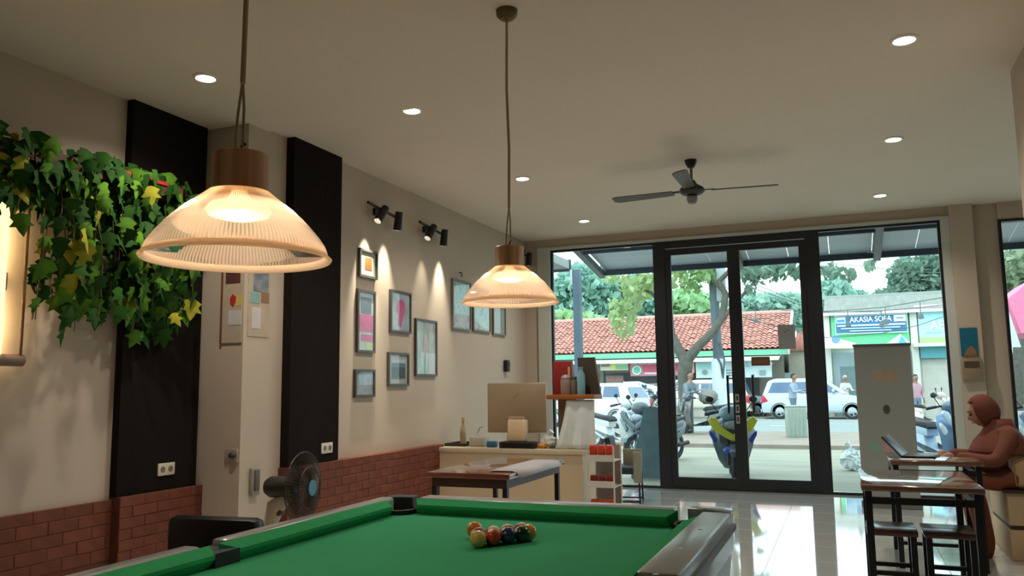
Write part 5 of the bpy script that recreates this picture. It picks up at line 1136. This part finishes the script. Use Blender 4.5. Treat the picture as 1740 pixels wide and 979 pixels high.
# ================================================================ MOTOR SCOOTERS
def scooter(label, loc, rz, c_main, c_apron, c_cowl, c_lamp, wing=None):
    t = thing('scooter', label, 'scooter', loc, rz, 'motor scooters outside the shop')
    mm = lambda c: M('scoot %d %d %d' % c, c, .3, var=.05, coat=.3)
    rx = Matrix.Rotation(PI/2, 3, 'Y')
    for y, nm in ((-.62, 'front_wheel'), (.62, 'rear_wheel')):
        w_ = MB().lathe([(.17, -.04), (.24, -.045), (.275, -.02), (.275, .02), (.24, .045), (.17, .04)], 28, rot=rx, c=(0, y, .275), closed=True).build(nm, m_tyre, t)
        k = MB(); k.lathe([(.15, -.025), (.18, -.025), (.18, .025), (.15, .025)], 24, rot=rx, c=(0, y, .275), closed=True); k.cyl((-.04, y, .275), (.04, y, .275), .04)
        for i in range(5): a = 2*PI*i/5; k.box((0, y+math.cos(a)*.09, .275+math.sin(a)*.09), (.025, .16, .03), rot=Matrix.Rotation(a, 3, 'X'))
        k.build('rim', m_rim, w_)
    b = MB()
    for s_ in (-1, 1): b.tube([(s_*.075, -.62, .275), (s_*.07, -.50, .60), (s_*.03, -.40, .84)], .022, 8)
    b.build('fork', m_metal, t)
    MB().prism([(-.36, .58), (-.48, .57), (-.68, .56), (-.86, .48), (-.90, .40), (-.84, .47), (-.66, .53), (-.42, .52)], -.06, .06, 'x', bev=.01).build('fender', mm(c_apron), t)
    # front shield, tapering down
    k = bmesh.new(); prof = [(.13, .20, -.38), (.21, .32, -.45), (.28, .54, -.49), (.32, .74, -.47), (.27, .86, -.43), (.12, .95, -.40)]
    F = [[k.verts.new((s_*w_, y+.035+abs(s_)*.05, z)) if abs(s_) == 1 else k.verts.new((s_*w_, y-.03, z)) for s_ in (-1, -.4, .4, 1)] for w_, z, y in prof]
    for A, B in zip(F[:-1], F[1:]):
        for i in range(3): k.faces.new((A[i], A[i+1], B[i+1], B[i]))
    bb_ = MB(); bb_.join(k); ap = bb_.build('front_shield', mm(c_apron), t, norm=False, ang=60); ap.modifiers.new('s', 'SOLIDIFY').thickness = .03
    for s_ in (-1, 1):
        MB().prism([(s_*.0, .60), (s_*.12, .66), (s_*.27, .76), (s_*.35, .90), (s_*.30, .96), (s_*.22, .93), (s_*.17, .82), (s_*.09, .76), (s_*.0, .70)], -.58, -.52, 'y', bev=.012).build('shield_wing', mm(wing or c_main), t)
        MB().prism([(s_*.26, .56), (s_*.335, .70), (s_*.335, .76), (s_*.27, .70), (s_*.22, .62)], -.53, -.47, 'y', bev=.01).build('side_trim', mm(c_lamp), t)
    MB().sphere((0, -.545, .47), (.15, .06, .075), 16, 10).build('head_lamp', mm(c_lamp), t)
    MB().sphere((0, -.40, 1.00), (.19, .13, .12), 18, 12).build('handlebar_cowl', mm(c_cowl), t)
    MB().sphere((0, -.50, .83), (.12, .06, .07), 14, 10).build('front_panel', mm((150, 164, 176)), t)
    hb = MB().tube([(-.36, -.26, .98), (-.18, -.36, 1.02), (0, -.38, 1.02), (.18, -.36, 1.02), (.36, -.26, .98)], .016, 8).build('handlebar', m_metal, t)
    for s_ in (-1, 1):
        MB().tube([(s_*.24, -.33, 1.01), (s_*.38, -.25, .975)], .024, 8).build('grip', m_tyre, hb)
        MB().tube([(s_*.2, -.36, 1.02), (s_*.3, -.36, 1.16)], .008, 6).sphere((s_*.31, -.36, 1.20), (.06, .015, .045), 12, 8).build('mirror', m_tyre, t)
    MB().prism([(-.30, .28), (.10, .28), (.16, .52), (.70, .62), (.86, .72), (.80, .5), (.55, .36), (.30, .24), (-.28, .22)], -.13, .13, 'x', bev=.03).build('body', mm(c_main), t)
    MB().prism([(.02, .66), (.12, .74), (.45, .76), (.80, .82), (.80, .76), (.45, .68), (.06, .62)], -.13, .13, 'x', bev=.03).build('seat', m_tyre, t)
    MB().prism([(.08, .5), (.08, .68), (.8, .76), (.75, .6)], -.12, .12, 'x', bev=.02).build('seat_base', mm(c_main), t)
    MB().tube([(.12, .55, .28), (.15, .85, .32)], .04, 10).build('exhaust', m_metal, t)
    return t
scooter('yellow and blue scooter facing the shop, right outside the glass doors', (-1.62, 12.7, G), math.radians(9), (72, 82, 92), (74, 88, 100), (128, 158, 178), (62, 84, 190), wing=(214, 216, 74))
scooter('white scooter parked at the left, half hidden behind the display stand', (-4.75, 17.6, G), math.radians(60), (196, 204, 206), (206, 212, 212), (176, 186, 190), (150, 160, 166))
scooter('dark grey scooter whose handlebar shows beside the left door post', (-3.35, 15.2, G), math.radians(-25), (82, 96, 104), (92, 106, 112), (74, 84, 92), (126, 140, 150))
scooter('dark scooter on the pavement beside the man in grey', (P(1195, 735, 22.4).x, 22.4, G+.08), math.radians(-70), (92, 100, 106), (112, 110, 106), (84, 92, 98), (120, 130, 140))
scooter('beige scooter across the road between the banner stand and the column', (P(1575, 700, 27).x, 27, G), math.radians(70), (212, 204, 192), (196, 188, 176), (176, 166, 156), (150, 150, 150))
scooter('blue and white scooter outside just left of the column', (P(1592, 745, 15.5).x, 15.5, G), math.radians(35), (176, 196, 214), (116, 150, 196), (86, 104, 128), (220, 226, 232))
scooter('blue-grey scooter seen through the far right window', (P(1738, 730, 15).x, 15, G), math.radians(20), (120, 134, 156), (150, 164, 186), (106, 118, 136), (206, 214, 222))
# leaning board with plastic cover
lb = PZ(1110, 813, G)
t = thing('sandwich_board', 'dark teal board tapering upward, leaning outside left of the door', 'sign', (lb.x, lb.y, G)); hgt = P(1112, 692, lb.y).z-G
b = MB()
for (y0, y1) in ((-.20, -.04),):
    A = [(-.30, y0, .02), (.24, y0, .02), (.22, y1, hgt), (-.10, y1, hgt)]; B = [(x, y+.03, z) for x, y, z in A]; va = [b.b.verts.new(q_) for q_ in A]; vb = [b.b.verts.new(q_) for q_ in B]
    b.b.faces.new(va); b.b.faces.new(vb[::-1])
    for i in range(4): b.b.faces.new((va[i], va[(i+1) % 4], vb[(i+1) % 4], vb[i]))
b.build('front_board', M('board teal', (86, 112, 122), .25, var=.2, scale=5), t, False)
b = MB(); A = [(-.30, .26, .02), (.24, .26, .02), (.22, 0, hgt), (-.10, 0, hgt)]; va = [b.b.verts.new(q_) for q_ in A]; vb = [b.b.verts.new((x, y-.03, z)) for x, y, z in A]; b.b.faces.new(va); b.b.faces.new(vb[::-1])
for i in range(4): b.b.faces.new((va[i], va[(i+1) % 4], vb[(i+1) % 4], vb[i]))
b.build('back_board', M('board teal', (86, 112, 122)), t, False)
for x in (-.26, .21): MB().lo(x-.02, x+.02, -.19, .25, .0, .02).build('foot', m_metal, t, False)
# concrete box on the pavement, white bag
p = PZ(1350, 748, G+.08)
t = thing('utility_cabinet', 'grey-green ribbed roadside cabinet on the pavement before the silver car', 'cabinet', (p.x, 21.6, G+.08), math.radians(12))
hz = P(1350, 691, 21.6).z-G-.08
MB().lo(-.24, .24, -.16, .16, 0, hz, .015).build('body', M('cabinet green', (150, 164, 152), .6), t)
for k in range(5): MB().lo(-.21+k*.093, -.165+k*.093, -.175, -.16, .04, hz-.05).build('rib', M('cabinet rib', (138, 152, 142), .6), t, False)
MB().lo(-.26, .26, -.18, .18, hz, hz+.03, .008).build('lid', M('cabinet lid', (170, 180, 166), .6), t)
p = PZ(1448, 800, G)
t = thing('plastic_bag', 'crumpled white plastic bag on the forecourt left of the banner stand', 'bag', (p.x, p.y, G))
b = MB(); b.sphere((0, 0, .17), (.17, .13, .17), 18, 12)
for v in b.b.verts: v.co += Vector((random.uniform(-.03, .03), random.uniform(-.03, .03), random.uniform(-.03, .03))); v.co.z = max(.002, v.co.z)
b.build('body', M('bag white', (224, 234, 236), .4), t, False)
MB().tube([(-.02, 0, .32), (.0, 0, .38), (-.06, .01, .44)], [.03, .02, .05], 7).build('knot', M('bag white', (224, 234, 236)), t, False)
# ================================================================ PEOPLE OUTSIDE
def walker(label, loc, rz, H, shirt, trousers, lean=0, arms='down', hair=(44, 40, 40)):
    t = thing('person', label, 'person', loc, rz); s = H/1.7
    m = M_bands('clothes %d %d' % (shirt[0], trousers[0]), [(-1, (60, 54, 50)), (.07, trousers), (.92*s, shirt), (1.42*s, (150, 112, 92)), (3, (150, 112, 92))], 'Z', .8)
    V = [(0, 0, .92), (0, -.0, 1.1), (0, -.02-lean, 1.3), (0, -.03-lean, 1.44), (0, -.045-lean, 1.52), (0, -.05-lean, 1.62), (-.17, -.02-lean, 1.36), (.17, -.02-lean, 1.36)]
    if arms == 'down': V += [(-.22, .0-lean, 1.10), (-.22, -.08-lean, .88), (.22, .02-lean, 1.10), (.23, -.06-lean, .88)]
    else: V += [(-.24, -.10-lean, 1.12), (-.16, -.36-lean, 1.18), (.24, -.1-lean, 1.12), (.2, -.34-lean, 1.10)]
    V += [(-.09, 0, .88), (-.10, -.06, .50), (-.10, .0, .10), (-.11, -.14, .04), (.09, 0, .88), (.10, .03, .50), (.10, .12, .10), (.11, .0, .04)]
    E_ = [(0, 1), (1, 2), (2, 3), (3, 4), (4, 5), (2, 6), (2, 7), (6, 8), (8, 9), (7, 10), (10, 11), (0, 12), (12, 13), (13, 14), (14, 15), (0, 16), (16, 17), (17, 18), (18, 19)]
    R_ = [.15, .135, .15, .07, .05, .085, .075, .075, .05, .035, .05, .035, .10, .07, .05, .04, .10, .07, .05, .04]
    skin('body', [Vector(v)*s for v in V], E_, [r*s for r in R_], m, t)
    hc = Vector((0, -.05-lean, 1.625))*s
    b = MB(); b.sphere(hc, (.078*s, .095*s, .112*s), 18, 14)
    for v in b.b.verts:
        d = v.co-hc
        if d.y < -.05*s: v.co.y -= .02*s*math.exp(-(d.x/(.014*s))**2-((d.z+.01*s)/(.024*s))**2)
    hd = b.build('head', M('skin out', (156, 116, 96), .6), t, ang=80)
    b = MB(); b.sphere(hc+Vector((0, .014, .022))*s, (.088*s, .102*s, .108*s), 18, 12)
    bmesh.ops.delete(b.b, geom=[v for v in b.b.verts if (v.co-hc).y < -.03*s and (v.co-hc).z < .055*s or (v.co-hc).z < -.05*s], context='VERTS')
    b.build('hair', M('hair %d' % hair[0], hair, .8), t, ang=80, norm=False)
    for e in (-1, 1): MB().sphere(hc+Vector((e*.03, -.088, .012))*s, .012*s, 8, 6).build('eye', M('eye dark', (40, 30, 26)), hd); MB().sphere(hc+Vector((e*.08, .01, 0))*s, (.014*s, .025*s, .034*s), 8, 6).build('ear', M('skin out', (156, 116, 96)), hd)
    for k in (9, 11):
        w_ = Vector(V[k])*s; e_ = Vector(V[k-1])*s; d = (w_-e_).normalized(); sx = -1 if w_.x < 0 else 1; side = Vector((0, -1, 0)) if abs(d.z) > .5 else Vector((-sx, 0, 0))
        vs = [w_, w_+d*.05*s, w_+d*.085*s]; es = [(0, 1), (1, 2)]; rs = [.03*s, .034*s, .03*s]
        for off, ln in ((-.027, .05), (-.009, .065), (.009, .062), (.026, .05)):
            n_ = len(vs); b0 = w_+d*.09*s+side*off*s; vs += [b0, b0+d*ln*.6*s, b0+d*ln*s+Vector((-sx*.012, 0, 0))]; es += [(2, n_), (n_, n_+1), (n_+1, n_+2)]; rs += [.0095*s, .009*s, .007*s]
        n_ = len(vs); vs += [w_+d*.035*s+side*.036*s, w_+d*.08*s+side*.052*s]; es += [(1, n_), (n_, n_+1)]; rs += [.013*s, .009*s]
        skin('hand', vs, es, rs, M('skin out', (156, 116, 96)), t, 0, 1)
    return t
p = PZ(1168, 738, G+.08); walker('standing person in grey clothes and dark cap beside the forked tree', (P(1170, 700, 22.7).x, 22.7, G+.08), math.radians(60), 1.66, (112, 124, 134), (98, 108, 120), .06, 'fwd')
t = thing('sack', 'large grey-beige sack carried on the pavement scooter', 'bag', (P(1203, 690, 22.45).x, 22.62, G+.08+.80)); b = MB(); b.sphere((0, 0, .19), (.25, .20, .20), 16, 12)
for v in b.b.verts: v.co += Vector((random.uniform(-.03, .03), random.uniform(-.02, .02), random.uniform(-.02, .02))); v.co.z = max(v.co.z, .0)
b.build('body', M('sack grey', (126, 124, 118), .8, var=.15), t); MB().tube([(-.19, -.12, .16), (0, -.20, .22), (.19, -.12, .16)], .010, 6).build('strap', M('strap dark', (84, 84, 84), .8), t)
walker('pedestrian in a grey-blue shirt standing in the road before the silver car', (P(1348, 690, 29.0).x, 29.0, G), math.radians(75), 1.70, (146, 158, 176), (98, 110, 132), .02, 'fwd')
walker('rider in white helmet and pale clothes right of the silver car', (P(1437, 690, 36.2).x, 36.2, G+.005), math.radians(30), 1.66, (206, 208, 206), (140, 144, 150), .05, 'fwd', hair=(222, 224, 222))
walker('far pedestrian in a pale pink top and dark trousers right of the banner stand', (P(1558, 690, 30).x, 30, G), math.radians(20), 1.62, (176, 140, 150), (110, 124, 144))
